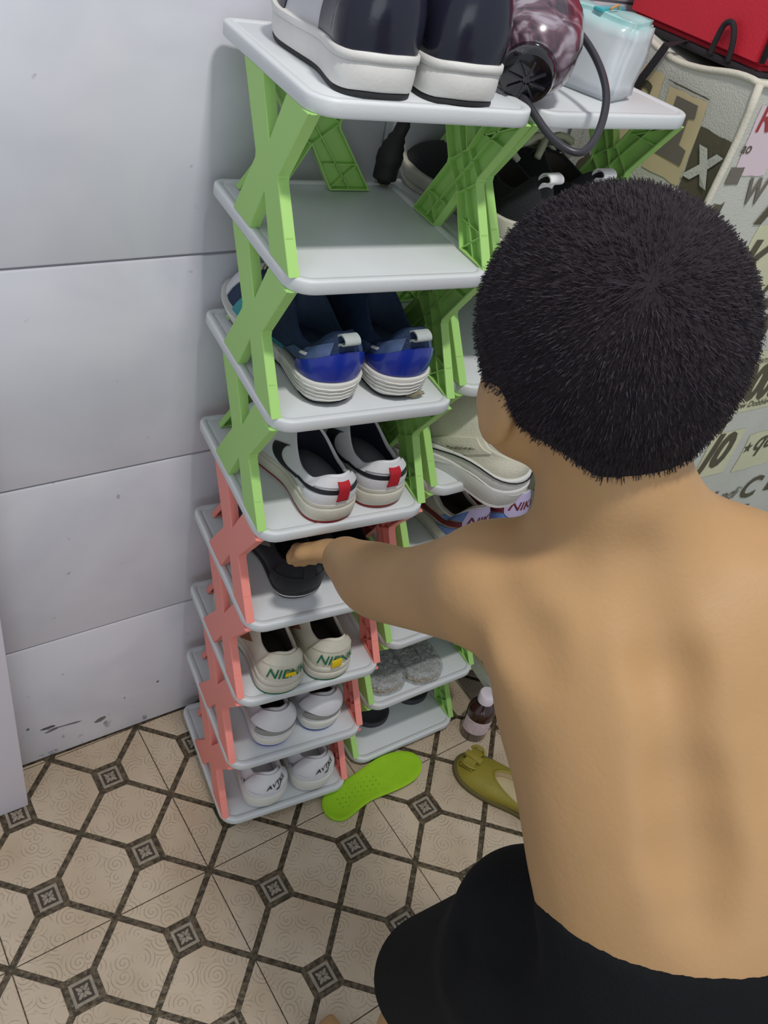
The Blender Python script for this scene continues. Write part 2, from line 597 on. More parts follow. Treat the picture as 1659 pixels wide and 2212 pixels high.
def brace_mesh(m, h=H):
    """X-shaped side panel in the y-z plane: smooth on -x, ribbed on +x"""
    o = [(-.088, h), (-.032, h), (0, h * .66), (.032, h), (.088, h), (.034, h * .52), (.034, h * .48), (.088, 0), (.032, 0), (0, h * .34), (-.032, 0), (-.088, 0), (-.034, h * .48), (-.034, h * .52)]
    o = o[::-1]
    n = len(o)
    def ins(d):
        out = []
        for i in range(n):
            p0, p1, p2 = Vector(o[i - 1]), Vector(o[i]), Vector(o[(i + 1) % n])
            e1, e2 = (p1 - p0).normalized(), (p2 - p1).normalized()
            n1, n2 = Vector((e1.y, -e1.x)), Vector((e2.y, -e2.x))
            out.append(p1 - (n1 + n2) / max(0.35, 1 + n1.dot(n2)) * (-d))
        return out
    def L(d, x):
        return [Vector((x, p.x, p.y)) for p in ins(d)]
    if (area(o) < 0):
        sg = -1
    else:
        sg = 1
    dd = -0.0018 * sg
    if Vector(ins(dd)[0]).length > Vector(o[0]).length:
        dd = -dd
    parts = [rings([L(dd, 0.0022), L(dd, 0.012), L(0, 0.012), L(0, 0.0006), L(dd * .4, 0)], True, True)]
    # ribs
    def rib(a, b):
        a, b = Vector(a), Vector(b)
        e = (b - a).normalized()
        k = Vector((-e.y, e.x)) * 0.0006
        vv = [Vector((x, p.x, p.y)) for x in (0.002, 0.0095) for p in (a + k, b + k, b - k, a - k)]
        return vv, [(0, 1, 2, 3), (7, 6, 5, 4), (0, 4, 5, 1), (1, 5, 6, 2), (2, 6, 7, 3), (3, 7, 4, 0)]
    for a, b in (((-.060, h), (0, h * .5)), ((.060, h), (0, h * .5)), ((-.060, 0), (0, h * .5)), ((.060, 0), (0, h * .5)),
                 ((-.034, h * .5), (0, h * .66)), ((.034, h * .5), (0, h * .66)), ((-.034, h * .5), (0, h * .34)), ((.034, h * .5), (0, h * .34)),
                 ((-.066, h * .80), (-.02, h * .80)), ((.066, h * .80), (.02, h * .80)), ((-.066, h * .20), (-.02, h * .20)), ((.066, h * .20), (.02, h * .20)),
                 ((-.088, h), (-.02, h * .79)), ((.088, h), (.02, h * .79)), ((-.066, h * .2), (-.032, 0.001)), ((.066, h * .2), (.032, 0.001))):
        parts.append(rib(a, b))
    vs, fs = merge(parts)
    me = bpy.data.meshes.new('cross_brace')
    me.from_pydata([tuple(v) for v in vs], [], fs)
    me.materials.append(m)
    bm = bmesh.new()
    bm.from_mesh(me)
    bmesh.ops.recalc_face_normals(bm, faces=bm.faces)
    bm.to_mesh(me)
    bm.free()
    return me
BR_G, BR_P = brace_mesh(M_GREEN), brace_mesh(M_PINK)
def put(name, me, parent, loc, rz=0):
    o = bpy.data.objects.new(name, me)
    COL.objects.link(o)
    o.parent = parent
    o.location = loc
    o.rotation_euler = (0, 0, rz)
    return o
def rack(name, label, loc, rz, wd, dp, z0, colours):
    root = thing(name, label, 'shoe rack', loc, rz, 'shoe racks')
    sm = shelf_mesh(wd, dp)
    for k in range(8):
        z = z0 + k * SH
        put('shelf', sm, root, (0, 0, z))
        if k < 7:
            me = BR_P if colours[k] == 'p' else BR_G
            zb = z + 0.0065
            put('side_brace', me, root, (0.0005, -0.172, zb + 0.0015))
            put('side_brace', me, root, (wd - 0.0005, -0.172, zb + 0.0015), PI)
            put('back_brace', me, root, (0.112, -0.022, zb + 0.0015), -PI / 2)
    for x, y in ((0.03, -0.03), (wd - 0.03, -0.03), (0.03, -dp + 0.03), (wd - 0.03, -dp + 0.03)):
        lathe('foot', [(0.012, 0.0), (0.013, z0 - 0.007)], M_SHELF, root, 14, Matrix.Translation((x, y, 0)))
    return root
rack('shoe_rack', 'tall eight-tier white shoe rack with green upper and coral lower cross braces, nearer the left', (0, 0, 0), 0, 0.250, 0.2704, 0.030, 'ppppggg')
XB, YB, RB, ZB = 0.2575, 0.040, 0.100, 0.018
rack('shoe_rack', 'second white shoe rack with all green braces, partly hidden behind the bending person', (XB, YB, 0), RB, 0.250, 0.2704, ZB, 'ggggggg')
def ZA(i):
    return 0.030 + (7 - i) * SH + 0.0068
def ZBf(i):
    return ZB + (7 - i) * SH + 0.0068
def bpos(x, y):
    c, s = math.cos(RB), math.sin(RB)
    return (XB + c * x - s * y, YB + s * x + c * y)

# ---------------------------------------------------------------- shoes
def sstep(a, b, x):
    t = max(0, min(1, (x - a) / (b - a)))
    return t * t * (3 - 2 * t)
def lerp(a, b, t):
    return a + (b - a) * t

class Shoe:
    def __init__(s, name, label, loc, rz, L=0.262, W=1.0, side=1, toe_w=0.045, heel_w=0.034, solez=(0.030, 0.024), spring=0.010,
                 hh=0.072, dip=0.056, fh=0.088, bulge=0.004, c0=0.030, c1=0.47, cw=0.029, group=None, tilt=0, cat='shoe', roll=0):
        s.L, s.W, s.side, s.tw, s.hw, s.sz, s.spr = L, W, side, toe_w, heel_w, solez, spring
        s.hh, s.dip, s.fh, s.bul, s.c0, s.c1, s.cw = hh, dip, fh, bulge, c0, c1, cw
        s.root = thing(name, label, cat, loc, rz, group)
        s.root.rotation_euler = (tilt, roll, rz)
    def hwid(s, t):
        w0 = s.hw
        if t < 0.35:
            w = lerp(w0, w0 * 0.95, sstep(0.12, 0.35, t))
        else:
            w = lerp(w0 * 0.95, s.tw, sstep(0.35, 0.70, t))
        if t < 0.14:
            w *= math.sqrt(max(0, 1 - (1 - t / 0.14) ** 2.2))
        if t > 0.70:
            w *= math.sqrt(max(0, 1 - ((t - 0.70) / 0.30) ** 2.4))
        return w * s.W
    def foot(s, u, out=0.0):
        u %= 1.0
        phi = 2 * PI * u
        t = (1 - math.cos(phi)) / 2
        sg = 1 if u < 0.5 else -1
        h = s.hwid(t)
        cx = s.side * -0.008 * sstep(0.55, 1.0, t) + s.side * 0.003 * math.exp(-((t - .38) / .15) ** 2)
        x, y = sg * h + cx, t * s.L
        if out:
            e = 1e-3
            a, b = s.foot(u + e), s.foot(u - e)
            d = Vector((a[0] - b[0], a[1] - b[1]))
            if d.length > 1e-9:
                d.normalize()
                x += d.y * out
                y -= d.x * out
        return x, y
    def solet(s, t):
        return lerp(s.sz[0], s.sz[1], sstep(0.15, 0.65, t))
    def springz(s, t):
        return s.spr * sstep(0.72, 1.0, t) ** 1.3 + 0.002 * sstep(0.06, 0, t)
    def collar(s, u, ins=0.0):
        phi = 2 * PI * (u % 1.0)
        t = (1 - math.cos(phi)) / 2
        y = lerp(s.c0 * s.L * 1.0 + ins, s.c1 * s.L - ins, t)
        x = math.sin(phi) * (s.cw - ins) * (0.93 + 0.10 * math.cos(phi)) * s.W
        z = lerp(s.hh, s.dip, sstep(0.0, 0.28, t))
        z = lerp(z, s.fh, sstep(0.42, 1.0, t))
        return x, y, z
    def P(s, u, v):
        """upper surface: u around (0 heel, .5 toe), v 0 at the sole to 1 at the collar"""
        phi = 2 * PI * (u % 1.0)
        t = (1 - math.cos(phi)) / 2
        fx, fy = s.foot(u, -0.002)
        cx, cy, cz = s.collar(u)
        z0 = s.solet(t) + s.springz(t) - 0.003
        wt = sstep(0.40, 0.85, t)
        g = v if v <= 1 else 1
        hz = lerp(g, 0.52 * (1 - (1 - g) ** 5) + 0.48 * g, wt)
        px, py = lerp(fx, cx, lerp(g ** 1.5, g, wt)), lerp(fy, cy, lerp(g ** 1.2, g, wt))
        b = s.bul * math.sin(PI * g) * (1 - wt)
        d = Vector((fx, fy - s.L * 0.45 * (1 if t < .5 else .9)))
        if t < 0.2:
            d = Vector((fx, fy - s.hw))
        d = d.normalized() if d.length > 0 else d
        return Vector((px + d.x * b, py + d.y * b, lerp(z0, cz, hz)))
    def N(s, u, v):
        e = 0.004
        a = s.P(u + e, v) - s.P(u - e, v)
        b = s.P(u, min(1, v + e)) - s.P(u, max(0, v - e))
        n = a.cross(b)
        return n.normalized() if n.length > 0 else Vector((0, 0, 1))
    def upper(s, m, name='upper', n=72, k=14):
        loops = [[s.P(j / n, i / k) for j in range(n)] for i in range(k + 1)]
        loops.append([Vector(s.collar(j / n, 0.0012)) + Vector((0, 0, 0.0022)) for j in range(n)])
        loops.append([Vector(s.collar(j / n, 0.0035)) + Vector((0, 0, 0.0018)) for j in range(n)])
        loops.append([Vector(s.collar(j / n, 0.0048)) + Vector((0, 0, -0.002)) for j in range(n)])
        vs, fs = rings(loops, False, False)
        return mesh(name, vs, fs, m, s.root, True)
    def lining(s, m, mi=None):
        n = 48
        loops = []
        for q in range(6):
            g = q / 5
            l = []
            for j in range(n):
                x, y, z = s.collar(j / n, 0.0046)
                l.append(Vector((x * (1 + 0.04 * math.sin(PI * g)), y, lerp(z - 0.001, s.solet(0.2) + 0.004, g))))
            loops.append(l)
        vs, fs = rings(loops, False, False)
        mesh('lining', vs, [f[::-1] for f in fs], m, s.root, True)
        l0 = [Vector((x * 0.99, y, s.solet(.2) + 0.0045)) for x, y, z in [s.collar(j / n, 0.0048) for j in range(n)]]
        l1 = [p + Vector((0, 0, 0.002)) * (1 if True else 0) for p in [Vector((q.x * .95, (q.y - s.L * .25) * .97 + s.L * .25, q.z)) for q in l0]]
        vs, fs = rings([l0, l1], False, True)
        mesh('insole', vs, fs, mi or m, s.root, True)
    def layer(s, name, m, f0, f1, out=0.001, out0=None, n=72, ribs=0, ramp=0.0):
        """sole layer between the fractions f0..f1 of the sole's thickness"""
        out0 = out if out0 is None else out0
        prof = [(0.0, 0.004, 0), (0.02, 0.0012, 0), (0.10, 0, 0), (0.5, -0.0004, 0), (0.90, 0, 0), (0.98, 0.0012, 0), (1.0, 0.004, 0)]
        loops = []
        for g, ins, _ in prof:
            l = []
            for j in range(n):
                u = j / n
                t = (1 - math.cos(2 * PI * u)) / 2
                o = lerp(out0, out, g) - ins
                x, y = s.foot(u, o)
                top = s.solet(t)
                a, b = top * f0, top * f1
                if ramp:
                    b = b + ramp * sstep(0.5, 0.0, t)
                l.append(Vector((x, y, lerp(a, b, g) + s.springz(t))))
            loops.append(l)
        vs, fs = rings(loops)
        return autosmooth(mesh(name, vs, fs, m, s.root), 55)
    def patch(s, name, m, u0, u1, lo, hi, off=0.0012, nu=24, nv=6, parent=None):
        """overlay hugging the upper between v=lo(q) and v=hi(q), q 0..1 along u"""
        f = lambda a, q: a(q) if callable(a) else a
        top, bot = [], []
        for i in range(nu + 1):
            q = i / nu
            u = lerp(u0, u1, q)
            v0, v1 = f(lo, q), f(hi, q)
            for j in range(nv + 1):
                v = lerp(v0, v1, j / nv)
                p, nn = s.P(u, v), s.N(u, v)
                e = 1.0
                top.append(p + nn * off)
                bot.append(p - nn * 0.0004)
        vs = top + bot
        B = len(top)
        fs = []
        w = nv + 1
        for i in range(nu):
            for j in range(nv):
                a = i * w + j
                fs.append((a, a + w, a + w + 1, a + 1))
        for i in range(nu):
            for a, b in ((i * w, (i + 1) * w), ((i + 1) * w + nv, i * w + nv)):
                fs.append((a + B, b + B, b, a))
        for j in range(nv):
            fs.append((j + 1 + B, j + B, j, j + 1))
            a = nu * w + j
            fs.append((a + B, a + 1 + B, a + 1, a))
        return autosmooth(mesh(name, vs, fs, m, parent or s.root), 60)
    def text(s, txt, m, u0, v0, size, shear=0.0, rot=0.0, off=0.0022, bold=0.0, name='lettering', parent=None, sy=1.0):
        v2, f = text_geo(txt, size, shear, bold)
        e = 0.01
        du = (s.P(u0 + e, v0) - s.P(u0 - e, v0)).length / (2 * e)
        dv = (s.P(u0, v0 + e) - s.P(u0, v0 - e)).length / (2 * e)
        c, sn = math.cos(rot), math.sin(rot)
        vs = []
        for x, y in v2:
            y *= sy
            x, y = c * x - sn * y, sn * x + c * y
            u, v = u0 + x / du, max(0.01, min(0.99, v0 + y / dv))
            vs.append(s.P(u, v) + s.N(u, v) * off)
        return mesh(name, vs, f, m, parent or s.root)
    def poly(s, name, m, pts, u0, v0, size, off=0.002, rot=0):
        """flat closed outline printed at (u0, v0)"""
        e = 0.01
        du = (s.P(u0 + e, v0) - s.P(u0 - e, v0)).length / (2 * e)
        dv = (s.P(u0, v0 + e) - s.P(u0, v0 - e)).length / (2 * e)
        vs = []
        c, sn = math.cos(rot), math.sin(rot)
        for x, y in pts:
            x, y = (c * x - sn * y) * size, (sn * x + c * y) * size
            vs.append(s.P(u0 + x / du, v0 + y / dv) + s.N(u0 + x / du, v0 + y / dv) * off)
        n = len(pts) // 2
        fs = [(i, i + 1, 2 * n - 2 - i, 2 * n - 1 - i) for i in range(n - 1)]
        return mesh(name, vs, fs, m, s.root)
    def pull_tab(s, m, w=0.013, h=0.016, up=0.003, out=0.004, loop=False, z=None):
        """fabric tab folded over the heel"""
        x, y, zc = s.collar(0)
        zc += up
        if loop:
            path = [(y + 0.004, zc - 0.012), (y + 0.002, zc), (y - 0.005, zc + 0.006), (y - 0.014, zc + 0.005), (y - 0.017, zc), (y - 0.012, zc - 0.004), (y - 0.005, zc - 0.006), (y - 0.001, zc - 0.014)]
        else:
            p1, p2 = s.P(0, 0.78), s.P(0, 0.55)
            path = [(y + 0.006, zc - 0.010), (y + 0.004, zc), (y - 0.001, zc + 0.0015), (p1.y - out, zc - 0.003), (p1.y - out - .001, zc - h * 0.6), (p1.y - out, zc - h), (p1.y - out + 0.0015, zc - h)]
        path = [Vector((0, a, b)) for a, b in path]
        path = spline(path, 4)
        th = 0.0009
        loops = []
        for i, p in enumerate(path):
            a, b = path[max(0, i - 1)], path[min(len(path) - 1, i + 1)]
            t = (b - a).normalized()
            nn = Vector((0, -t.z, t.y)) * th
            hw = w / 2
            loops.append([p + nn + Vector((-hw, 0, 0)), p + nn + Vector((hw, 0, 0)), p - nn + Vector((hw, 0, 0)), p - nn + Vector((-hw, 0, 0))])
        vs, fs = rings(loops)
        return autosmooth(mesh('pull_tab', vs, fs, m, s.root), 50)
    def tongue(s, m, up=0.012, w=0.022, back=0.0):
        fx, fy, fz = s.collar(0.5)
        loops = []
        for q in range(8):
            g = q / 7
            y = fy + lerp(0.050, -0.010 - back, g)
            z = s.P(0.5, lerp(0.55, 1, min(1, g * 1.15))).z + 0.003 + up * sstep(0.6, 1, g)
            hw = w * (0.75 + 0.3 * g)
            l = []
            for k in range(9):
                a = -1 + 2 * k / 8
                l.append(Vector((a * hw, y + 0.0, z - 0.010 * a * a)))
            for k in range(9):
                a = 1 - 2 * k / 8
                l.append(Vector((a * hw, y + 0.001, z - 0.010 * a * a - 0.004)))
            loops.append(l)
        vs, fs = rings(loops)
        return mesh('tongue', vs, fs, m, s.root, True)
    def laces(s, m, n=5, r=0.0017, flat=1.0, bow=False):
        parts = []
        for i in range(n):
            v = lerp(0.50, 0.95, i / max(1, n - 1))
            d = 0.060 + 0.004 * i
            for sg in (1, -1):
                a, b = s.P(0.5 - sg * d, v - .03), s.P(0.5 + sg * d, v + 0.03)
                mid = s.P(0.5, v) + Vector((0, 0, 0.006))
                parts.append(tube_data(spline([a + Vector((0, 0, .001)), (a + mid) / 2 + Vector((0, 0, 0.0045)), mid, (b + mid) / 2 + Vector((0, 0, 0.0045)), b + Vector((0, 0, .001))], 3), r, 6))
        if bow:
            c = s.P(0.5, 0.93) + Vector((0, 0, 0.010))
            for sg in (-1, 1):
                parts.append(tube_data(spline([c, c + Vector((sg * .02, -.008, .010)), c + Vector((sg * .042, -.010, .002)), c + Vector((sg * .035, .006, -.004)), c], 5), r * 1.5, 6))
                parts.append(tube_data(spline([c, c + Vector((sg * .012, -.014, .004)), c + Vector((sg * .030, -.026, -.012))], 5), r * 1.5, 6))
        vs, fs = merge(parts)
        return mesh('laces', vs, fs, m, s.root, True)

def swoosh_pts(n=14):
    """tapering tick shape: upper edge then lower edge"""
    top, bot = [], []
    for i in range(n):
        q = i / (n - 1)
        x = lerp(-1, 1.1, q)
        yb = -0.42 * math.exp(-((x + 0.55) / 0.5) ** 2) + 0.28 * (x + 0.4)
        wd = 0.34 * (1 - q) ** 0.8 * min(1, q * 6 + .15)
        top.append((x, yb + wd * 0.6 + 0.12 * q))
        bot.append((x, yb - wd * 0.4 + 0.12 * q - 0.012))
    return top + bot[::-1]
SW = swoosh_pts()

# shoe materials
leather_w = mat('white_leather', (222, 222, 226), 0.45, 0.25, 220, 0.05, 30)
leather_n = mat('navy_leather', (34, 36, 50), 0.2, 0.15, 60, spec=0.5)
leather_g = mat('pale_grey_leather', (196, 196, 200), 0.4, 0.2, 220)
sole_w = mat('white_rubber', (218, 217, 213), 0.55, 0.15, 260, 0.08, 22)
sole_cream = mat('cream_rubber', (206, 202, 188), 0.6, 0.2, 240, 0.12, 25)
rub_black = mat('black_rubber', (36, 37, 38), 0.6)
fab_black = mat('black_mesh_fabric', (26, 27, 32), 0.85, 0.8, 420, 0.2, 60, sheen=0.1)
fab_navy = mat('navy_lining', (30, 34, 50), 0.9, 0.6, 300)
fab_dark = mat('dark_lining', (66, 60, 56), 0.9, 0.6, 300)
red_sole = mat('red_rubber', (142, 32, 36), 0.55)
red_tab = mat('red_webbing', (186, 30, 44), 0.8, 0.6, 500)
black_l = mat('black_leather', (30, 31, 38), 0.45)
blue_n = mat('navy_knit', (30, 50, 82), 0.7, 0.7, 380, 0.25, 70)
blue_h = mat('cobalt_counter', (26, 48, 150), 0.28, coat=0.3)
film_b = mat('striped_film', (72, 92, 130), 0.35, 0.3, 80, 0.3, 90)
teal = mat('teal_foam', (44, 146, 152), 0.5)
grey_tab = mat('grey_webbing', (176, 184, 182), 0.7, 0.4, 400)
foam_w = mat('white_foam', (222, 221, 214), 0.6, 0.2, 120, 0.06, 30)
green_rub = mat('dark_green_rubber', (24, 104, 66), 0.55)
green_txt = mat('green_print', (22, 110, 76), 0.6)
cream_l = mat('cream_canvas', (214, 210, 192), 0.7, 0.4, 300, 0.06, 30)
yellow_tab = mat('yellow_webbing', (238, 206, 20), 0.7, 0.4, 400)
blue_rub = mat('blue_rubber', (26, 54, 160), 0.5)
grey_pad = mat('grey_mesh', (150, 150, 148), 0.85, 0.8, 400)
beige_s = mat('beige_suede', (190, 180, 166), 0.85, 0.4, 300, 0.1, 40)
sky_s = mat('light_blue_suede', (112, 142, 206), 0.8, 0.4, 300)
maroon = mat('maroon_leather', (112, 36, 44), 0.5)
lilac = mat('lilac_leather', (198, 186, 222), 0.45)
lace_c = mat('cream_lace', (196, 196, 170), 0.85, 0.6, 500)
white_tab = mat('white_plastic_tab', (232, 230, 232), 0.4)
print_blk = mat('black_print', (24, 24, 26), 0.5)
gold = mat('gum_rubber', (170, 140, 70), 0.6)
tan_l = mat('tan_patch', (150, 104, 72), 0.7)

# --- top shelf: dark blue and white high sneakers
def top_shoe(loc, rz, side, label):
    s = Shoe('high_top_sneaker', label, loc, rz, group='navy high sneakers on the top shelf', L=0.226, toe_w=0.043, heel_w=0.040, solez=(0.038, 0.034), spring=0.008, hh=0.118, dip=0.108, fh=0.135, c0=0.045, c1=0.44, cw=0.033, side=side, bulge=0.006)
    s.upper(leather_g)
    s.lining(fab_navy)
    s.layer('outsole', rub_black, 0.0, 0.13, -0.0005)
    s.layer('midsole', sole_w, 0.13, 0.80, 0.002, 0.001)
    s.layer('foxing_strip', sole_w, 0.78, 1.0, 0.0035)
    s.patch('heel_counter', leather_n, -0.215, 0.215, 0.0, lambda q: 0.42 + 0.56 * (1 - abs(2 * q - 1) ** 2.5), 0.0022, 30, 8)
    s.patch('toe_overlay', leather_n, 0.325, 0.675, 0.0, lambda q: 0.20 + 0.12 * abs(2 * q - 1), 0.0016, 24, 6)
    s.patch('eyestay', leather_n, 0.30, 0.40, 0.42, 0.98, 0.0016)
    s.patch('eyestay', leather_n, 0.60, 0.70, 0.42, 0.98, 0.0016)
    for sg in (1, -1):
        sw = [(x * (1 if sg > 0 else -1), y) for x, y in SW]
        s.patch('side_stripe', leather_n, sg * 0.35, sg * 0.15, lambda q: 0.40 + 0.05 * math.cos(q * 5) + 0.30 * q ** 1.5, lambda q: 0.40 + 0.05 * math.cos(q * 5) + 0.30 * q ** 1.5 + 0.26 * (1 - q) ** .6 * min(1, q * 6 + .2) + 0.02, 0.0030)
    s.patch('collar_trim', leather_g, -0.16, 0.16, lambda q: 0.86 + .02 * math.cos(q * 6), 0.93, 0.0034)
    s.tongue(leather_n, 0.018)
    s.laces(lace_c, 5)
    return s
top_shoe((0.070, -0.262, ZA(0)), -0.05, 1, 'navy and white high sneaker on the top shelf, the left of the two')
top_shoe((0.160, -0.268, ZA(0)), -0.06, -1, 'navy and white high sneaker on the top shelf, beside the hair dryer')

# --- third shelf: blue running shoes
def blue_shoe(loc, rz, side, label, worn=False):
    nav = mat('slate_lining', (58, 74, 98), 0.9, 0.6, 300)
    s = Shoe('running_shoe', label, loc, rz, group='blue running shoes on the third shelf', L=0.268, toe_w=0.046, heel_w=0.037, solez=(0.040, 0.028), spring=0.012, hh=0.096, dip=0.066, fh=0.105, c0=0.030, c1=0.46, cw=0.031, side=side, bulge=0.005)
    s.upper(blue_n)
    s.lining(nav)
    s.layer('outsole', rub_black, 0.0, 0.10, -0.003, -0.006)
    s.layer('midsole', foam_w, 0.08, 0.86, 0.007, -0.004)
    # sculpted waves of the foam
    parts = []
    for k in range(4):
        pts = []
        for q in range(15):
            u = lerp(-0.20, 0.20, q / 14)
            x, y = s.foot(u, 0.0055 - 0.0012 * k)
            pts.append(Vector((x, y, 0.029 - 0.0055 * k + 0.008 * (q / 7 - 1) * (1 if True else 0) * 0.6 + 0.006 * abs(q / 7 - 1) ** 1.5)))
        parts.append(tube_data(pts, 0.0010, 6))
    vs, fs = merge(parts)
    mesh('foam_ridges', vs, fs, foam_w, s.root, True)
    s.patch('heel_counter', blue_h, -0.135, 0.135, 0.0, lambda q: 0.30 + 0.36 * (1 - abs(2 * q - 1) ** 1.6), 0.0045, 26, 6)
    s.patch('film_overlay', film_b, -0.20, -0.05, lambda q: 0.20 + .1 * q, lambda q: 0.66 + .18 * q, 0.0022)
    s.patch('film_overlay', film_b, 0.05, 0.20, lambda q: 0.30 - .1 * q, lambda q: 0.84 - .18 * q, 0.0022)
    s.patch('side_panel', teal, -0.34, -0.20, 0.0, lambda q: 0.25 - .1 * q, 0.0026)
    s.patch('side_panel', teal, 0.20, 0.34, 0.0, lambda q: 0.15 + .1 * q, 0.0026)
    s.patch('toe_guard', leather_w, 0.385, 0.615, 0.0, 0.50, 0.0018)
    s.patch('badge', white_tab, -0.145, -0.115, 0.50, 0.58, 0.0036, 6, 2)
    s.pull_tab(grey_tab, 0.020, loop=True, up=-0.004)
    s.tongue(mat('teal_tongue', (86, 140, 140), 0.8, 0.5, 300), 0.008)
    s.laces(lace_c, 5)
    if worn:
        bm = bmesh.new()
        bmesh.ops.create_icosphere(bm, subdivisions=3, radius=1)
        for v in bm.verts:
            n = noise.noise(v.co * 2.5)
            v.co = Vector((v.co.x * 0.012 * (1 + .5 * n), v.co.y * 0.004, v.co.z * 0.004 * (1 + .6 * n))) + Vector((0.015, 0.003, 0.007))
        me = bpy.data.meshes.new('worn_patch')
        bm.to_mesh(me)
        bm.free()
        link('worn_patch', me, mat('worn_foam', (150, 142, 118), 0.9, 0.8, 200, 0.4, 150), s.root, True)
    return s
blue_shoe((0.088, -0.250, ZA(2)), 0.085, 1, 'blue running shoe on the third shelf, left one with the small white badge')
blue_shoe((0.180, -0.253, ZA(2)), 0.05, -1, 'blue running shoe on the third shelf, right one with a torn heel', True)

# --- fourth shelf: white low sneakers with black stripe and red tabs
def red_shoe(loc, rz, side, label):
    s = Shoe('low_sneaker', label, loc, rz, group='white sneakers with red tabs', L=0.245, toe_w=0.047, heel_w=0.037, solez=(0.032, 0.026), spring=0.008, hh=0.074, dip=0.054, fh=0.086, c0=0.030, c1=0.50, cw=0.032, side=side)
    s.upper(leather_w)
    s.lining(fab_navy, mat('grey_insole', (120, 120, 128), 0.8))
    s.layer('outsole', red_sole, 0.0, 0.14, -0.0005)
    s.layer('midsole', sole_cream, 0.13, 0.80, 0.003, 0.0015)
    s.layer('foxing_strip', sole_cream, 0.79, 1.0, 0.001)
    wv = lambda q: 0.50 + 0.16 * (2 * q - 1) ** 2
    s.patch('heel_band', black_l, -0.20, 0.20, lambda q: 0.50 + .03 * math.cos(q * PI * 2), lambda q: 0.63 + .03 * math.cos(q * PI * 2), 0.0018, 28, 3)
    for sg in (1, -1):
        s.patch('side_stripe', black_l, sg * 0.315, sg * 0.19, lambda q: lerp(0.62, 0.46, q ** .6) - .12 * math.sin(PI * q), lambda q: lerp(0.92, 0.62, q ** .5) - .12 * math.sin(PI * q), 0.0020)
    s.patch('toe_cap', leather_w, 0.40, 0.60, 0.0, 0.30, 0.0016)
    s.patch('heel_pad', leather_w, -0.11, 0.11, 0.70, 0.99, 0.0026)
    s.patch('heel_patch', leather_w, -0.13, 0.13, 0.0, 0.46, 0.0016)
    s.pull_tab(red_tab, 0.016, 0.026, up=-0.006, out=0.006)
    s.tongue(leather_w, 0.010)
    s.laces(sole_w, 6)
    return s
red_shoe((0.108, -0.268, ZA(3)), 0.10, 1, 'white sneaker with red heel tab on the fourth shelf, nearer the wall corner at left')
red_shoe((0.188, -0.256, ZA(3)), 0.06, -1, 'white sneaker with red heel tab on the fourth shelf, right-hand one')

# --- fifth shelf: black knit shoes, held by the boy
def black_shoe(loc, rz, side, label, tilt=0.0):
    s = Shoe('black_shoe', label, loc, rz, group='black knit shoes', L=0.236, toe_w=0.046, heel_w=0.038, solez=(0.020, 0.016), spring=0.014, hh=0.078, dip=0.056, fh=0.088, c0=0.03, c1=0.50, cw=0.030, side=side, bulge=0.007, tilt=tilt)
    s.upper(fab_black)
    s.lining(fab_black)
    s.layer('outsole', rub_black, 0.0, 0.30, -0.005)
    s.layer('midsole', sole_w, 0.28, 0.55, -0.002)
    s.layer('foxing_strip', rub_black, 0.54, 1.0, 0.001)
    s.patch('heel_counter', fab_black, -0.14, 0.14, 0.0, 0.55, 0.0022)
    s.patch('heel_pull', fab_black, -0.02, 0.02, 0.5, 0.98, 0.003, 4, 6)
    s.patch('side_seam', mat('grey_cord', (120, 116, 108), 0.8), -0.27, -0.255, 0.2, 0.95, 0.0025, 3, 6)
    s.tongue(fab_black, 0.006)
    s.laces(fab_black, 4)
    return s
black_shoe((0.096, -0.240, ZA(4)), 0.05, 1, 'black knit shoe with thin white sole line, under the hand of the person')
black_shoe((0.186, -0.230, ZA(4)), 0.02, -1, 'black knit shoe partly behind the forearm of the person')

# --- sixth shelf: cream shoes with green lettering
def cream_shoe(loc, rz, side, label, tabh):
    s = Shoe('canvas_sneaker', label, loc, rz, group='cream sneakers with green lettering', L=0.236, toe_w=0.046, heel_w=0.037, solez=(0.030, 0.024), spring=0.008, hh=0.088, dip=0.066, fh=0.092, c0=0.035, c1=0.46, cw=0.028, side=side, bulge=0.004)
    s.upper(cream_l)
    s.lining(fab_dark)
    s.layer('outsole', green_rub, 0.0, 0.12, 0.001)
    s.layer('midsole', sole_cream, 0.11, 0.62, 0.003, 0.002)
    s.layer('foxing_strip', sole_cream, 0.60, 1.0, 0.001)
    s.patch('heel_collar', cream_l, -0.13, 0.13, 0.66, 0.98, 0.0022)
    s.patch('side_patch', tan_l, -0.30, -0.24, 0.2, 0.75, 0.0018)
    s.patch('side_patch', tan_l, 0.24, 0.30, 0.2, 0.75, 0.0018)
    s.text('NIENK', green_txt, 0.004, 0.36, 0.0235, 0.0, -0.06, 0.0024, 0.010, sy=1.15)
    x, y, z = s.collar(0)
    p = s.P(0, 0.60)
    box('pull_tab', (-0.0085, p.y - 0.0052, z - 0.034 - tabh), (0.0085, p.y - 0.0034, z - 0.034), yellow_tab, s.root, 0.0006, Matrix.Rotation(0.06 * side, 4, 'Y'))
    s.tongue(cream_l, 0.008)
    s.laces(sole_w, 5)
    return s
cream_shoe((0.075, -0.270, ZA(5)), 0.02, 1, 'cream sneaker with green lettering on the sixth shelf, left one', 0.008)
cream_shoe((0.160, -0.268, ZA(5)), 0.04, -1, 'cream sneaker with green lettering and yellow square tab, right one', 0.018)

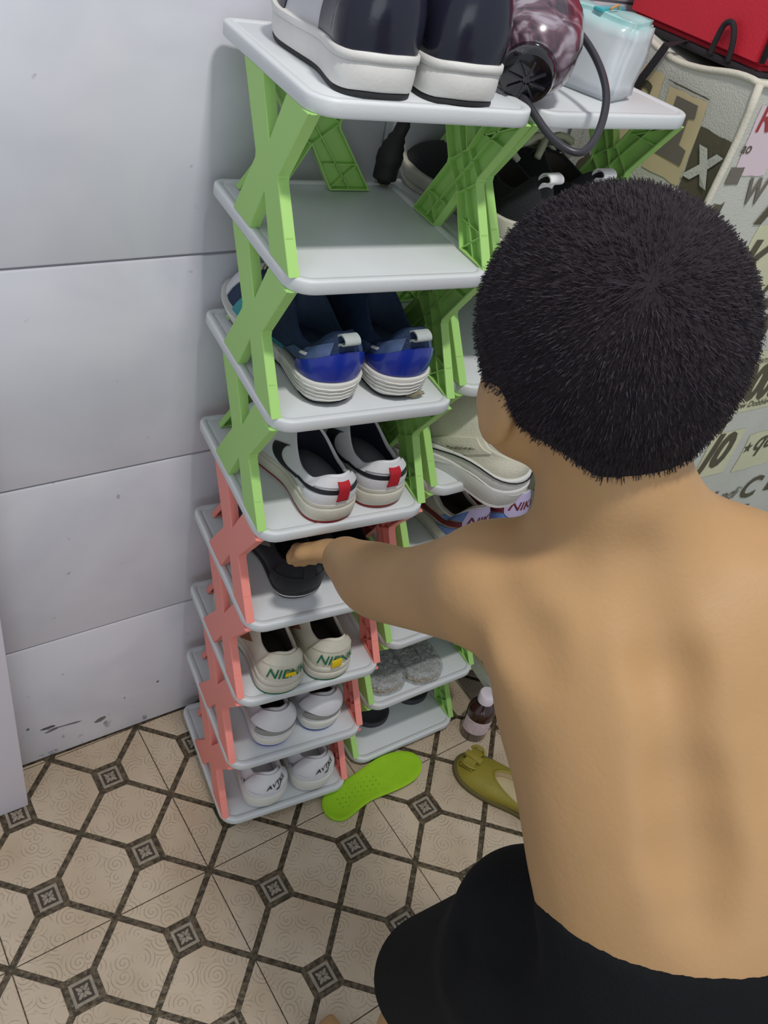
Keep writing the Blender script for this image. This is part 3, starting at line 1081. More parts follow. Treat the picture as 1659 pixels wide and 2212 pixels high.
# --- seventh shelf: white and grey shoes on blue soles
def blue_sole(loc, rz, side, label):
    s = Shoe('trainer', label, loc, rz, group='blue-soled trainers', L=0.236, toe_w=0.045, heel_w=0.036, solez=(0.032, 0.025), spring=0.010, hh=0.094, dip=0.072, fh=0.092, c0=0.05, c1=0.44, cw=0.028, side=side, bulge=0.006)
    s.upper(leather_g)
    s.lining(fab_dark)
    s.layer('outsole', blue_rub, 0.0, 0.16, -0.001, -0.004)
    s.layer('midsole', foam_w, 0.15, 1.0, 0.005, -0.001)
    s.patch('heel_pad', leather_w, -0.15, 0.15, lambda q: 0.40 + 0.06 * math.sin(q * 9), 0.97, 0.0040, 24, 8)
    s.patch('grey_band', grey_pad, -0.10, 0.16, lambda q: 0.16 + .06 * q, lambda q: 0.36 + .04 * math.sin(q * 6), 0.0036)
    s.patch('heel_counter', leather_w, -0.2, 0.2, 0.0, 0.14, 0.0024)
    s.tongue(leather_w, 0.006)
    s.laces(sole_w, 4)
    return s
blue_sole((0.088, -0.254, ZA(6)), 0.03, 1, 'white and grey trainer with blue sole on the seventh shelf, left one')
blue_sole((0.178, -0.250, ZA(6)), 0.06, -1, 'white and grey trainer with blue sole on the seventh shelf, right one')

# --- bottom shelf: white shoes with black lettering
def white_shoe(loc, rz, side, label):
    s = Shoe('white_sneaker', label, loc, rz, group='all white sneakers on the bottom shelf', L=0.236, toe_w=0.047, heel_w=0.039, solez=(0.036, 0.028), spring=0.010, hh=0.094, dip=0.070, fh=0.094, c0=0.05, c1=0.46, cw=0.029, side=side, bulge=0.006)
    s.upper(leather_w)
    s.lining(leather_w)
    s.layer('outsole', rub_black, 0.0, 0.10, -0.003)
    s.layer('midsole', foam_w, 0.09, 1.0, 0.005, 0.001)
    s.patch('heel_counter', leather_w, -0.16, 0.16, 0.0, lambda q: 0.30 + .08 * math.cos(q * 6), 0.0028)
    s.patch('heel_panel', leather_w, -0.13, 0.13, 0.34, 0.97, 0.0024)
    for sg in (-1, 1):
        s.patch('side_stripe', black_l, sg * 0.30, sg * 0.22, lambda q: 0.45 - .1 * math.sin(PI * q), lambda q: 0.60 - .1 * math.sin(PI * q) - .1 * q, 0.0018)
    s.text('AVTKE', print_blk, 0.02, 0.66, 0.0125, 0.5, 0.40, 0.0042, 0.014)
    s.poly('tick_mark', print_blk, SW, 0.03, 0.55, 0.011, 0.0042, 0.40)
    s.tongue(leather_w, 0.006)
    s.laces(sole_w, 4)
    return s
white_shoe((0.088, -0.264, ZA(7)), 0.04, 1, 'all white sneaker on the bottom shelf, the left of the pair')
white_shoe((0.184, -0.262, ZA(7)), 0.06, -1, 'all white sneaker on the bottom shelf, the right of the pair')

# --- second rack
def low_black(loc, rz, side, label):
    s = Shoe('laced_black_sneaker', label, loc, rz, group='black sneakers with cream laces', L=0.262, toe_w=0.046, heel_w=0.037, solez=(0.034, 0.026), spring=0.010, hh=0.088, dip=0.064, fh=0.080, c0=0.03, c1=0.42, cw=0.030, side=side)
    s.upper(fab_black)
    s.lining(fab_dark)
    s.layer('outsole', sole_cream, 0.0, 0.3, 0.001)
    s.layer('midsole', sole_cream, 0.3, 1.0, 0.004, 0.002)
    s.patch('sole_label', sole_w, -0.23, -0.14, 0.02, 0.16, 0.006)
    s.pull_tab(white_tab, 0.022, loop=True, up=0.002)
    s.tongue(mat('grey_tongue', (92, 88, 90), 0.8), 0.012)
    s.laces(lace_c, 5, 0.0034, bow=True)
    return s
x, y = bpos(0.078, -0.235)
low_black((x, y, ZBf(1)), 0.12, 1, 'black sneaker with cream laces behind the head of the person, left one')
x, y = bpos(0.178, -0.225)
low_black((x, y, ZBf(1)), 0.12, -1, 'black sneaker with cream laces behind the head of the person, right one')

def chunky(loc, rz, side, label, tilt=0.0):
    s = Shoe('platform_sneaker', label, loc, rz, group='platform sneakers', L=0.275, toe_w=0.049, heel_w=0.040, solez=(0.056, 0.042), spring=0.006, hh=0.085, dip=0.083, fh=0.150, c0=0.02, c1=0.44, cw=0.034, side=side, bulge=0.002, tilt=tilt)
    s.upper(cream_l)
    s.lining(mat('cream_lining', (190, 188, 176), 0.8))
    s.layer('outsole', sole_w, 0.0, 0.12, 0.000)
    s.layer('midsole', sole_w, 0.11, 0.66, 0.007, 0.001)
    s.layer('foxing_strip', sole_w, 0.64, 1.0, 0.003)
    pts = []
    for q in range(41):
        u = lerp(-0.42, 0.42, q / 40)
        x, y = s.foot(u, 0.0046)
        t = (1 - math.cos(2 * PI * u)) / 2
        pts.append(Vector((x, y, s.solet(t) * 0.93 + 0.004 * math.sin(t * 9))))
    tube('black_piping', pts, 0.0011, print_blk, s.root)
    pts2 = [Vector((p.x, p.y, p.z - 0.020 - .003 * math.sin(i * .4))) for i, p in enumerate(pts)]
    tube('sole_ridge', pts2, 0.0016, sole_w, s.root)
    s.patch('strap', cream_l, -0.27, -0.20, 0.1, 0.92, 0.003)
    s.text('Fashion', print_blk, -0.235, 0.5, 0.014, 0, PI / 2, 0.0042, 0.004)
    s.tongue(cream_l, 0.012)
    s.laces(sole_w, 5, 0.003)
    return s
x, y = bpos(0.112, -0.325)
chunky((x, y, ZBf(3) - 0.012), 0.42, 1, 'chunky white platform sneaker sticking out past the shelf beside the ear of the person', 0.045)
x, y = bpos(0.205, -0.250)
chunky((x, y, ZBf(3)), 0.10, -1, 'second chunky white platform sneaker, hidden behind the neck of the person')

def retro(loc, rz, side, label):
    s = Shoe('retro_sneaker', label, loc, rz, group='beige and blue sneakers', L=0.262, toe_w=0.046, heel_w=0.037, solez=(0.030, 0.022), spring=0.012, hh=0.100, dip=0.062, fh=0.094, c0=0.02, c1=0.50, cw=0.032, side=side, bulge=0.004)
    s.upper(beige_s)
    s.lining(fab_dark)
    s.layer('outsole', sole_cream, 0.0, 0.4, 0.0)
    s.layer('midsole', sole_cream, 0.4, 1.0, 0.003)
    s.patch('collar_panel', sky_s, -0.19, 0.19, lambda q: 0.64 + .02 * math.cos(q * 6), 0.93, 0.0018)
    s.patch('heel_counter', sky_s, -0.17, 0.17, 0.0, lambda q: 0.42 * (1 - abs(2 * q - 1) ** 2) + .1, 0.0018)
    s.patch('collar_trim', leather_w, -0.30, 0.30, 0.93, 0.995, 0.0026, 40, 2)
    for sg in (1, -1):
        s.patch('side_stripe', maroon, sg * 0.34, sg * 0.06, lambda q: 0.46 - .14 * math.sin(PI * min(1, q * 1.1)) - .0 * q, lambda q: 0.46 - .14 * math.sin(PI * min(1, q * 1.1)) + .24 * math.sin(PI * (0.12 + .78 * q)) ** .8, 0.0026)
    s.patch('heel_badge', lilac, -0.085, 0.085, lambda q: 0.62 - .34 * math.sqrt(max(0, 1 - (2 * q - 1) ** 2)), lambda q: 0.97, 0.0036, 18, 6)
    s.text('NIKE', maroon, 0.0, 0.66, 0.022, 0.15, 0, 0.0046, 0.012)
    s.tongue(beige_s, 0.008)
    s.laces(sole_cream, 5)
    return s
x, y = bpos(0.128, -0.262)
retro((x, y, ZBf(4)), 0.16, 1, 'beige and light blue sneaker with lilac heel badge, just above the upper arm, left one')
x, y = bpos(0.222, -0.255)
retro((x, y, ZBf(4)), 0.16, -1, 'beige and light blue sneaker with lilac heel badge, nearest the neck of the person')

s = Shoe('flat_shoe', 'pale shoe whose sole end shows just below the upper arm', (bpos(0.112, -0.235)[0], bpos(0.112, -0.235)[1], ZBf(5)), 0.0, L=0.255, solez=(0.022, 0.018), hh=0.060, dip=0.046, fh=0.07, c0=0.03, c1=0.6, cw=0.030)
s.upper(cream_l)
s.lining(fab_dark)
s.layer('outsole', rub_black, 0.0, 0.15, -0.001)
s.layer('midsole', sole_cream, 0.14, 1.0, 0.003)

# wrapped soles: shoes in crinkled clear bags
plastic = bpy.data.materials.new('crinkled_clear_bag')
plastic.use_nodes = True
nt = plastic.node_tree
b = nt.nodes['Principled BSDF']
b.inputs['Base Color'].default_value = srgb(205, 208, 208)
b.inputs['Roughness'].default_value = 0.08
b.inputs['Alpha'].default_value = 0.4
b.inputs['Specular IOR Level'].default_value = 0.8
tcn = nt.nodes.new('ShaderNodeTexCoord')
vn = nt.nodes.new('ShaderNodeTexVoronoi')
vn.feature = 'SMOOTH_F1'
vn.inputs['Scale'].default_value = 110
nzz = nt.nodes.new('ShaderNodeTexNoise')
nzz.inputs['Scale'].default_value = 60
nzz.inputs['Distortion'].default_value = 2.5
nt.links.new(tcn.outputs['Object'], vn.inputs['Vector'])
nt.links.new(tcn.outputs['Object'], nzz.inputs['Vector'])
bpn = nt.nodes.new('ShaderNodeBump')
bpn.inputs['Strength'].default_value = 1.0
bpn.inputs['Distance'].default_value = 0.012
b.inputs['Coat Weight'].default_value = 0.8
b.inputs['Coat Roughness'].default_value = 0.05
nt.links.new(mnode(nt, 'ADD', vn.outputs['Distance'], nzz.outputs['Fac']), bpn.inputs['Height'])
nt.links.new(bpn.outputs[0], b.inputs['Normal'])

def outline(L, W0, n=48, sidex=1):
    s = Shoe.__new__(Shoe)
    s.L, s.W, s.side, s.tw, s.hw = L, 1.0, sidex, W0 * 1.02, W0 * 0.86
    return s
def bagged(loc, rz, side, label):
    t = thing('bagged_slipper', label, 'slipper', loc, rz, 'slippers in clear bags')
    f = outline(0.250, 0.046, sidex=side)
    n = 56
    def loop(out, z):
        return [Vector((*f.foot(j / n, out), z)) for j in range(n)]
    vs, fs = rings([loop(-.004, 0.001), loop(0, 0.003), loop(0, 0.007), loop(-.002, .009)])
    mesh('outsole', vs, fs, gold, t, True)
    vs, fs = rings([loop(-.003, 0.009), loop(0, 0.012), loop(0.0, 0.018), loop(-.004, .021), loop(-.012, .0185)])
    mesh('footbed', vs, fs, mat('pale_grey_foam', (176, 178, 176), 0.7), t, True)
    # clear bag
    bm = bmesh.new()
    k = 12
    n = 120
    loops = [loop(0.002, 0.0), loop(0.007, 0.004), loop(0.008, 0.010), loop(0.006, 0.017), loop(0.003, 0.022), loop(-.001, .026)] + [loop(-.004 - q * .0035, .0275 + .0002 * q) for q in range(11)]
    vs, fs = rings(loops)
    out = []
    for v in vs:
        nz = noise.noise_vector(v * 75) * 0.0020 + noise.noise_vector(v * 190) * 0.0009
        out.append(v + Vector((nz.x, nz.y, abs(nz.z) if v.z < 0.01 else nz.z)))
    mesh('clear_bag', out, fs, plastic, t, True)
x, y = bpos(0.056, -0.250)
bagged((x, y, ZBf(6)), 0.10, 1, 'grey slipper in a crinkled clear bag on the lower shelf, the left one')
x, y = bpos(0.135, -0.258)
bagged((x, y, ZBf(6)), 0.02, -1, 'grey slipper in a crinkled clear bag on the lower shelf, the right one')

def slab_insole(name, label, loc, rz, L, wd, m, th, side, cup=0.006, rot=None, cat='insole', dots=False):
    t = thing(name, label, cat, loc, rz)
    if rot:
        t.rotation_euler = rot
    f = outline(L, wd, sidex=side)
    n = 56
    loops = []
    for out, z0, cu in ((-.002, 0, 0), (0, 0.0008, 0), (0, th, 1), (-.0015, th + .0006, 1), (-.008, th, .35), (-.018, th - .0006, .05), (-.026, th - 0.001, 0)):
        l = []
        for j in range(n):
            u = j / n
            tt = (1 - math.cos(2 * PI * u)) / 2
            x, y = f.foot(u, out)
            l.append(Vector((x, y, z0 + cu * cup * sstep(0.55, 0.1, tt))))
        loops.append(l)
    vs, fs = rings(loops)
    mesh('footbed', vs, fs, m, t, True)
    if dots:
        parts = []
        for a in range(9):
            for bq in range(5):
                p = Vector(((bq - 2) * 0.010 + (a % 2) * 0.004, 0.035 + a * 0.011, th - 0.0009))
                parts.append(rings([[p + Vector((0.0014 * math.cos(k * PI / 3), 0.0014 * math.sin(k * PI / 3), 0)) for k in range(6)],
                                    [p + Vector((0.0008 * math.cos(k * PI / 3), 0.0008 * math.sin(k * PI / 3), 0.0007)) for k in range(6)]], False, True))
        vs, fs = merge(parts)
        o = mesh('dimples', vs, fs, mat('lime_dark', (104, 150, 20), 0.8), t, True)
        o['kind'] = 'stuff'
    return t
dark_foam = mat('charcoal_foam', (62, 64, 70), 0.8, 0.3, 300)
x, y = bpos(0.088, -0.214)
slab_insole('charcoal_insole', 'charcoal foam insole on the lowest shelf beside the coral brace', (x, y, ZBf(7)), 0.10, 0.245, 0.044, dark_foam, 0.010, 1, 0.004)
x, y = bpos(0.198, -0.200)
slab_insole('charcoal_insole', 'charcoal foam insole on the lowest shelf, further back and right', (x, y, ZBf(7)), 0.10, 0.235, 0.044, dark_foam, 0.010, -1, 0.004)
lime = mat('lime_foam', (150, 200, 26), 0.75, 0.3, 400, 0.06, 60)
slab_insole('lime_insole', 'bright lime green insole lying on the floor in front of the racks', (0.192, -0.296, 0.001), 0, 0.228, 0.038, lime, 0.005, -1, 0.003, rot=(0.06, 0.0, -PI / 2 + 0.22), dots=True)

# ---------------------------------------------------------------- olive flat shoe on the floor
olive = mat('olive_leather', (140, 128, 44), 0.5, 0.25, 200, 0.08, 40)
s = Shoe('olive_flat', 'olive green flat shoe with a wide buckle bow, toe towards the rack', (0.624, -0.507, 0.001), 0.486, L=0.262, toe_w=0.047, heel_w=0.035, solez=(0.014, 0.010), spring=0.004, hh=0.048, dip=0.036, fh=0.036, c0=0.02, c1=0.70, cw=0.038, side=1, bulge=0.002)
s.upper(olive)
s.lining(mat('beige_lining', (190, 172, 134), 0.7, 0.2, 80), mat('beige_footbed', (196, 180, 142), 0.7, 0.4, 50, 0.1, 30))
s.layer('outsole', mat('dark_olive_sole', (92, 84, 44), 0.7), 0.0, 1.0, 0.002)
a = s.P(0.5, 0.35)
tr = Matrix.Translation(a + Vector((0, 0, 0.006)))
def bow(parts_):
    vs, fs = [], []
    return vs, fs
loops = []
for q in range(9):
    g = q / 8
    x = lerp(-0.028, 0.028, g)
    z = a.z + 0.006 + 0.006 * math.sin(PI * g)
    hwid = 0.014 - 0.003 * math.sin(PI * g)
    loops.append([Vector((x, a.y - hwid, z)), Vector((x, a.y + hwid, z - .002)), Vector((x, a.y + hwid, z - 0.005)), Vector((x, a.y - hwid, z - 0.005))])
vs, fs = rings(loops)
autosmooth(mesh('bow_band', vs, fs, olive, s.root), 50)
for sg in (-1, 1):
    c = Vector((sg * 0.020, a.y, a.z + 0.011))
    tube('buckle', spline([c + Vector((0, -0.016, -.004)), c + Vector((sg * 0.007, -0.008, .001)), c + Vector((sg * 0.007, 0.008, 0)), c + Vector((0, 0.016, -.006))], 5), 0.0028, olive, s.root)
box('center_strap', (-0.007, a.y - 0.020, a.z + 0.004), (0.007, a.y + 0.018, a.z + 0.014), olive, s.root, 0.002)

# ---------------------------------------------------------------- medicine bottle
t = thing('medicine_bottle', 'brown medicine bottle with white cap standing on the floor right of the racks', 'bottle', (0.568, -0.226, 0))
amber = mat('amber_plastic', (52, 26, 24), 0.18, coat=0.5)
lathe('body', [(0.022, 0.0), (0.027, 0.001), (0.029, 0.004), (0.029, 0.078), (0.0275, 0.086), (0.022, 0.095), (0.015, 0.101), (0.0125, 0.104), (0.0125, 0.114)], amber, t, 32)
lathe('cap', [(0.0155, 0.108), (0.0172, 0.109), (0.0175, 0.112), (0.0175, 0.130), (0.016, 0.1325), (0.013, 0.133)], mat('cap_white', (226, 216, 226), 0.4), t, 28)
n = 26
lab = mat('bottle_label', (206, 186, 190), 0.5, 0, 0, 0.14, 160)
def cyl_patch(r, a0, a1, z0, z1, nn=20):
    vs = [Vector((r * math.cos(lerp(a0, a1, i / nn)), r * math.sin(lerp(a0, a1, i / nn)), z)) for z in (z0, z1) for i in range(nn + 1)]
    return vs, [(i, i + 1, nn + 2 + i, nn + 1 + i) for i in range(nn)]
vs, fs = cyl_patch(0.0294, -3.4, 0.15, 0.026, 0.066, 30)
lb = mesh('label', vs, fs, lab, t, True)
# torn flap of the label
vs = [Vector((0.0294, 0.004, 0.030)), Vector((0.048, 0.010, 0.032)), Vector((0.052, 0.012, 0.058)), Vector((0.0294, 0.004, 0.064)), Vector((0.0294, 0.005, 0.030)), Vector((0.048, 0.011, 0.032)), Vector((0.052, 0.013, 0.058)), Vector((0.0294, 0.005, 0.064))]
mesh('label_flap', vs, [(0, 1, 2, 3), (7, 6, 5, 4), (1, 5, 6, 2), (0, 4, 5, 1), (3, 2, 6, 7)], lab, t)

# ---------------------------------------------------------------- hair dryer, tissue pack, plug
ZT = ZBf(0)
t = thing('hair_dryer', 'dark hair dryer with floral barrel and looped black cord on the top shelf', 'hair dryer', (0.252, -0.226, ZT), 0)
barrel = bpy.data.materials.new('floral_barrel')
barrel.use_nodes = True
nt = barrel.node_tree
b = nt.nodes['Principled BSDF']
b.inputs['Roughness'].default_value = 0.22
b.inputs['Coat Weight'].default_value = 0.6
tc = nt.nodes.new('ShaderNodeTexCoord')
vn = nt.nodes.new('ShaderNodeTexNoise')
vn.inputs['Scale'].default_value = 26
vn.inputs['Distortion'].default_value = 1.8
nt.links.new(tc.outputs['Object'], vn.inputs['Vector'])
rp = nt.nodes.new('ShaderNodeValToRGB')
rp.color_ramp.elements[0].position = 0.36
rp.color_ramp.elements[0].color = srgb(58, 48, 58)
rp.color_ramp.elements[1].position = 0.62
rp.color_ramp.elements[1].color = srgb(158, 148, 158)
e = rp.color_ramp.elements.new(0.47)
e.color = srgb(98, 70, 82)
nt.links.new(vn.outputs['Fac'], rp.inputs[0])
nt.links.new(rp.outputs[0], b.inputs['Base Color'])
gloss_blk = mat('gloss_black', (18, 16, 22), 0.2, coat=0.6)
RZ = Matrix.Rotation(-0.62, 4, 'Z')
BM = Matrix.Translation((0, 0, 0.034)) @ RZ @ Matrix.Rotation(0.34, 4, 'X') @ Matrix.Rotation(-PI / 2, 4, 'X')
lathe('barrel', [(0.026, 0.012), (0.034, 0.016), (0.046, 0.036), (0.051, 0.065), (0.049, 0.100), (0.038, 0.135), (0.030, 0.150), (0.027, 0.150)], barrel, t, 32, BM)
lathe('intake_cap', [(0.020, -0.006), (0.0265, -0.004), (0.029, 0.002), (0.0295, 0.014), (0.027, 0.018)], gloss_blk, t, 28, BM)
parts = []
for k in range(8):
    a = k * PI / 4 + .2
    d = Vector((math.cos(a), math.sin(a), 0))
    q = Vector((-d.y, d.x, 0)) * 0.0011
    vv = [BM @ (p + Vector((0, 0, z))) for z in (-0.0085, -0.004) for p in (d * 0.004 + q, d * 0.021 + q, d * 0.021 - q, d * 0.004 - q)]
    parts.append((vv, [(3, 2, 1, 0), (4, 5, 6, 7), (0, 1, 5, 4), (1, 2, 6, 5), (2, 3, 7, 6), (3, 0, 4, 7)]))
vs, fs = merge(parts)
mesh('grille', vs, fs, mat('grille_grey', (46, 44, 54), 0.3), t)
lathe('nozzle', [(0.028, 0.148), (0.030, 0.150), (0.028, 0.166), (0.020, 0.17)], gloss_blk, t, 28, BM)
tube('handle', spline([Vector((0.030, 0.085, 0.060)), Vector((-0.005, 0.102, 0.046)), Vector((-0.020, 0.110, 0.032))], 6), [0.019] * 6 + [0.018] * 6 + [0.013], gloss_blk, t, 16)
org = Vector((0.252, -0.226, ZT))
cord = [Vector(p) - org for p in ((0.236, -0.128, ZT + 0.028), (0.3200,-0.0650,1.2940), (0.3370,-0.0770,1.3100), (0.3530,-0.1000,1.3220), (0.3580,-0.1450,1.3190), (0.3550,-0.1990,1.3030), (0.3410,-0.2480,1.2830), (0.3210,-0.2800,1.2610), (0.2970,-0.2990,1.2410), (0.2780,-0.2980,1.2360), (0.2630,-0.2720,1.2440), (0.2540,-0.2310,1.2630), (0.2540,-0.1910,1.2710), (0.2690,-0.1360,1.2660), (0.2780,-0.0730,1.2570))]
tube('cord', spline(cord, 8), 0.0042, mat('cord_rubber', (52, 52, 58), 0.35), t, 10)
tube('cord_coil', spline([Vector(p) - org for p in ((0.2890,-0.1170,1.2670), (0.2960,-0.1440,1.2610), (0.3020,-0.1520,1.2490))], 5), 0.0040, MATS['cord_rubber'], t, 10)

t = thing('tissue_pack', 'soft pale teal and white tissue pack beside the hair dryer', 'tissue pack', (0.424, -0.118, ZT), 0.42)
bm = bmesh.new()
bmesh.ops.create_cube(bm, size=1)
for v in bm.verts:
    v.co = Vector((v.co.x * 0.062, v.co.y * 0.104, (v.co.z + .5) * 0.086))
bmesh.ops.bevel(bm, geom=bm.edges[:], offset=0.006, segments=2, affect='EDGES')
bmesh.ops.subdivide_edges(bm, edges=bm.edges[:], cuts=5, use_grid_fill=True)
for v in bm.verts:
    nz = noise.noise_vector(v.co * 24) * 0.004 + noise.noise_vector(v.co * 70) * 0.0015
    v.co += Vector((nz.x, nz.y, nz.z if v.co.z > 0.01 else abs(nz.z) * .1))
me = bpy.data.meshes.new('wrapper')
bm.to_mesh(me)
bm.free()
tmat = bpy.data.materials.new('tissue_film')
tmat.use_nodes = True
nt = tmat.node_tree
b = nt.nodes['Principled BSDF']
b.inputs['Roughness'].default_value = 0.25
tc = nt.nodes.new('ShaderNodeTexCoord')
sp_ = nt.nodes.new('ShaderNodeSeparateXYZ')
nt.links.new(tc.outputs['Object'], sp_.inputs[0])
n1 = nt.nodes.new('ShaderNodeTexNoise')
n1.inputs['Scale'].default_value = 30
nt.links.new(tc.outputs['Object'], n1.inputs['Vector'])
hgt = mnode(nt, 'ADD', sp_.outputs[2], mnode(nt, 'MULTIPLY', mnode(nt, 'SUBTRACT', n1.outputs['Fac'], .5), 0.03))
rm = nt.nodes.new('ShaderNodeMapRange')
nt.links.new(hgt, rm.inputs[0])
rm.inputs[1].default_value = 0.066
rm.inputs[2].default_value = 0.084
nt.links.new(mixc(nt, rm.outputs[0], srgb(206, 212, 216), srgb(160, 206, 204)), b.inputs['Base Color'])
o = link('wrapper', me, tmat, t, True)
box('seal_strip', (-0.030, -0.006, 0.085), (0.030, 0.006, 0.089), mat('teal_film', (70, 170, 180), 0.3), t, 0.001)
tube('pull_thread', spline([Vector((-0.02, -0.01, 0.089)), Vector((-.012, -.014, .094)), Vector((-.004, -.012, .090))], 4), 0.0015, mat('orange_thread', (190, 140, 90), 0.7), t)

t = thing('power_plug', 'black power plug hanging down behind the empty second shelf', 'plug', (0.232, -0.010, 1.086), 0)
tube('plug_body', spline([Vector((0, 0, 0.004)), Vector((0.0, 0, 0.018)), Vector((0.002, 0, 0.036)), Vector((0.006, 0, 0.056)), Vector((0.012, 0, 0.074)), Vector((0.018, 0, .09))], 4), [0.009] * 2 + [0.016] * 5 + [0.0175] * 3 + [0.015] * 2 + [0.012] * 2 + [0.009] * 4 + [0.0065] * 3, rub_black, t, 16)
tube('plug_cord', spline([Vector((0.018, 0, 0.088)), Vector((0.026, 0.0, 0.11)), Vector((0.030, 0.006, 0.14)), Vector((0.030, 0.016, 0.178)), Vector((0.032, 0.006, .186)), Vector((0.05, -0.02, .183))], 5), 0.0035, MATS['cord_rubber'], t, 8)
for sx in (-0.005, 0.005):
    o = box('plug_pin', (sx - .001, -0.003, 0.0), (sx + .001, 0.003, 0.006), mat('brass', (190, 160, 90), 0.3, metal=1), t)

# ---------------------------------------------------------------- fabric-covered wardrobe with printed letters
FX, FY, FZ0, FZ1 = 0.580, -0.235, 0.115, 1.300
X1 = 1.35
cloth = mat('printed_canvas', (196, 197, 186), 0.85, 0.5, 420, 0.06, 12)
ink = mat('print_ink', (88, 84, 66), 0.9)
ink2 = mat('print_ink_grey', (112, 106, 96), 0.9)
tan = mat('print_sand', (206, 190, 150), 0.9, 0, 0, 0.1, 14)
sage = mat('print_sage', (204, 204, 170), 0.9, 0, 0, 0.08, 14)
root = thing('fabric_wardrobe', 'cloth-covered storage unit printed with letters and numbers, right of the racks', 'storage unit', (FX, FY, 0), 0)
def dispL(y, z):    # left face
    return 0.004 * math.sin(9 * z + 7 * y) + 0.006 * noise.noise(Vector((y * 6, z * 5, 1.3)))
def dispF(x, z):
    return 0.004 * math.sin(8 * z + 9 * x) + 0.006 * noise.noise(Vector((x * 6, z * 5, 7.7)))
def rim(y):
    return -0.012 * sstep(0.0, 0.10, y) * sstep(0.26, .12, y) + 0.004 * math.sin(y * 30)
YD = 0.235 + 0.075
def ptL(y, z):      # local coordinates, origin at the front left corner
    k = sstep(0, 0.03, y)
    zz = z + (rim(y) if z > FZ1 - 0.02 else 0)
    return Vector((-dispL(y, z) * k, y, zz))
def ptF(x, z):
    k = sstep(0, 0.03, x)
    return Vector((x, -dispF(x, z) * k, z))
def sheet(fn, a0, a1, b0, b1, na, nb, flip):
    vs = [fn(lerp(a0, a1, i / na), lerp(b0, b1, j / nb)) for i in range(na + 1) for j in range(nb + 1)]
    fs = []
    for i in range(na):
        for j in range(nb):
            q = (i * (nb + 1) + j, (i + 1) * (nb + 1) + j, (i + 1) * (nb + 1) + j + 1, i * (nb + 1) + j + 1)
            fs.append(q[::-1] if flip else q)
    return vs, fs
W_ = X1 - FX
DP_ = lambda x: 0.26 + (FX + x) * 0.115 - 0.0   # depth back to the wall
pl = sheet(ptL, 0, 0.300, FZ0, FZ1, 20, 60, True)
pf = sheet(ptF, 0, W_, FZ0, FZ1, 36, 60, False)
pt = sheet(lambda x, y: Vector((x, y, FZ1 + rim(y) - 0.006 * math.sin(PI * min(1, x / W_)))), 0, W_, 0, 0.300, 20, 12, False)
vs, fs = merge([pl, pf, pt, boxdata((W_ - .004, 0.0, FZ0), (W_, 0.30, FZ1 - .004)), boxdata((0.004, 0.296, FZ0), (W_ - .004, 0.300, FZ1 - .02))])
mesh('cloth_cover', vs, fs, cloth, root, True)
pip = mat('cream_piping', (206, 202, 186), 0.7, 0.4, 300)
tube('piping', [Vector((-0.002, -0.002, lerp(FZ1, FZ0, k / 40))) + Vector((0.003 * math.sin(k * .9), 0, 0)) for k in range(41)], 0.0048, pip, root)
tube('piping', [Vector((0.0, lerp(0, 0.30, k / 24), FZ1 + rim(lerp(0, .3, k / 24)))) for k in range(25)], 0.0042, pip, root)
tube('piping', [Vector((lerp(0, W_, k / 24), 0.0, FZ1)) for k in range(25)], 0.0042, pip, root)
steel = mat('dark_steel', (44, 42, 44), 0.5)
for lx in (0.012, W_ - 0.012):
    for ly in (0.014, 0.288):
        tube('leg', [Vector((lx, ly, 0.0)), Vector((lx, ly, FZ1 - 0.03))], 0.008, steel, root, 12)
box('base_rail', (0.012, 0.006, 0.10), (W_ - 0.012, 0.022, 0.116), steel, root, 0.002)
box('base_rail', (0.012, 0.280, 0.10), (W_ - 0.012, 0.296, 0.116), steel, root, 0.002)
box('base_panel', (0.006, 0.022, 0.116), (W_ - 0.008, 0.286, 0.124), steel, root, 0.001)
def print_on(face, kind, data, a, z, size, m, name, ang=0.0, shear=0.0, bold=0.0, sy=1.0, off=0.0020, sx=1.0):
    """flat print on the cloth; a runs to the viewer's right"""
    if kind == 'p':
        bm = bmesh.new()
        bm.faces.new([bm.verts.new((x, y, 0)) for x, y in data])
        bmesh.ops.triangulate(bm, faces=bm.faces[:])
        for _ in range(2):
            lng = [e for e in bm.edges if e.calc_length() > 0.012]
            if lng:
                bmesh.ops.subdivide_edges(bm, edges=lng, cuts=1)
                bmesh.ops.triangulate(bm, faces=bm.faces[:])
        bm.verts.index_update()
        v2 = [(v.co.x, v.co.y) for v in bm.verts]
        f = [tuple(v.index for v in fc.verts) for fc in bm.faces]
        bm.free()
    elif kind == 'text':
        v2, f = text_geo(data, size, shear, bold)
        v2 = [(x * sx, y * sy) for x, y in v2]
    else:
        v2 = data
        f = [tuple(range(len(data)))]
    c, s_ = math.cos(ang), math.sin(ang)
    vs = []
    for x, y in v2:
        X, Y = c * x - s_ * y, s_ * x + c * y
        if face == 'L':
            p = ptL(max(0.004, a - X), z + Y) + Vector((-off, 0, 0))
        else:
            p = ptF(max(0.004, a + X), z + Y) + Vector((0, -off, 0))
        vs.append(p)
    return mesh(name, vs, f, m, root)
def rect(w_, h_, j=0.03):
    out = []
    for (x0, y0), (x1, y1) in (((-1, -1), (1, -1)), ((1, -1), (1, 1)), ((1, 1), (-1, 1)), ((-1, 1), (-1, -1))):
        for k in range(5):
            g = k / 5
            out.append(((lerp(x0, x1, g) + random.uniform(-j, j)) * w_ / 2, (lerp(y0, y1, g) + random.uniform(-j, j)) * h_ / 2))
    return out
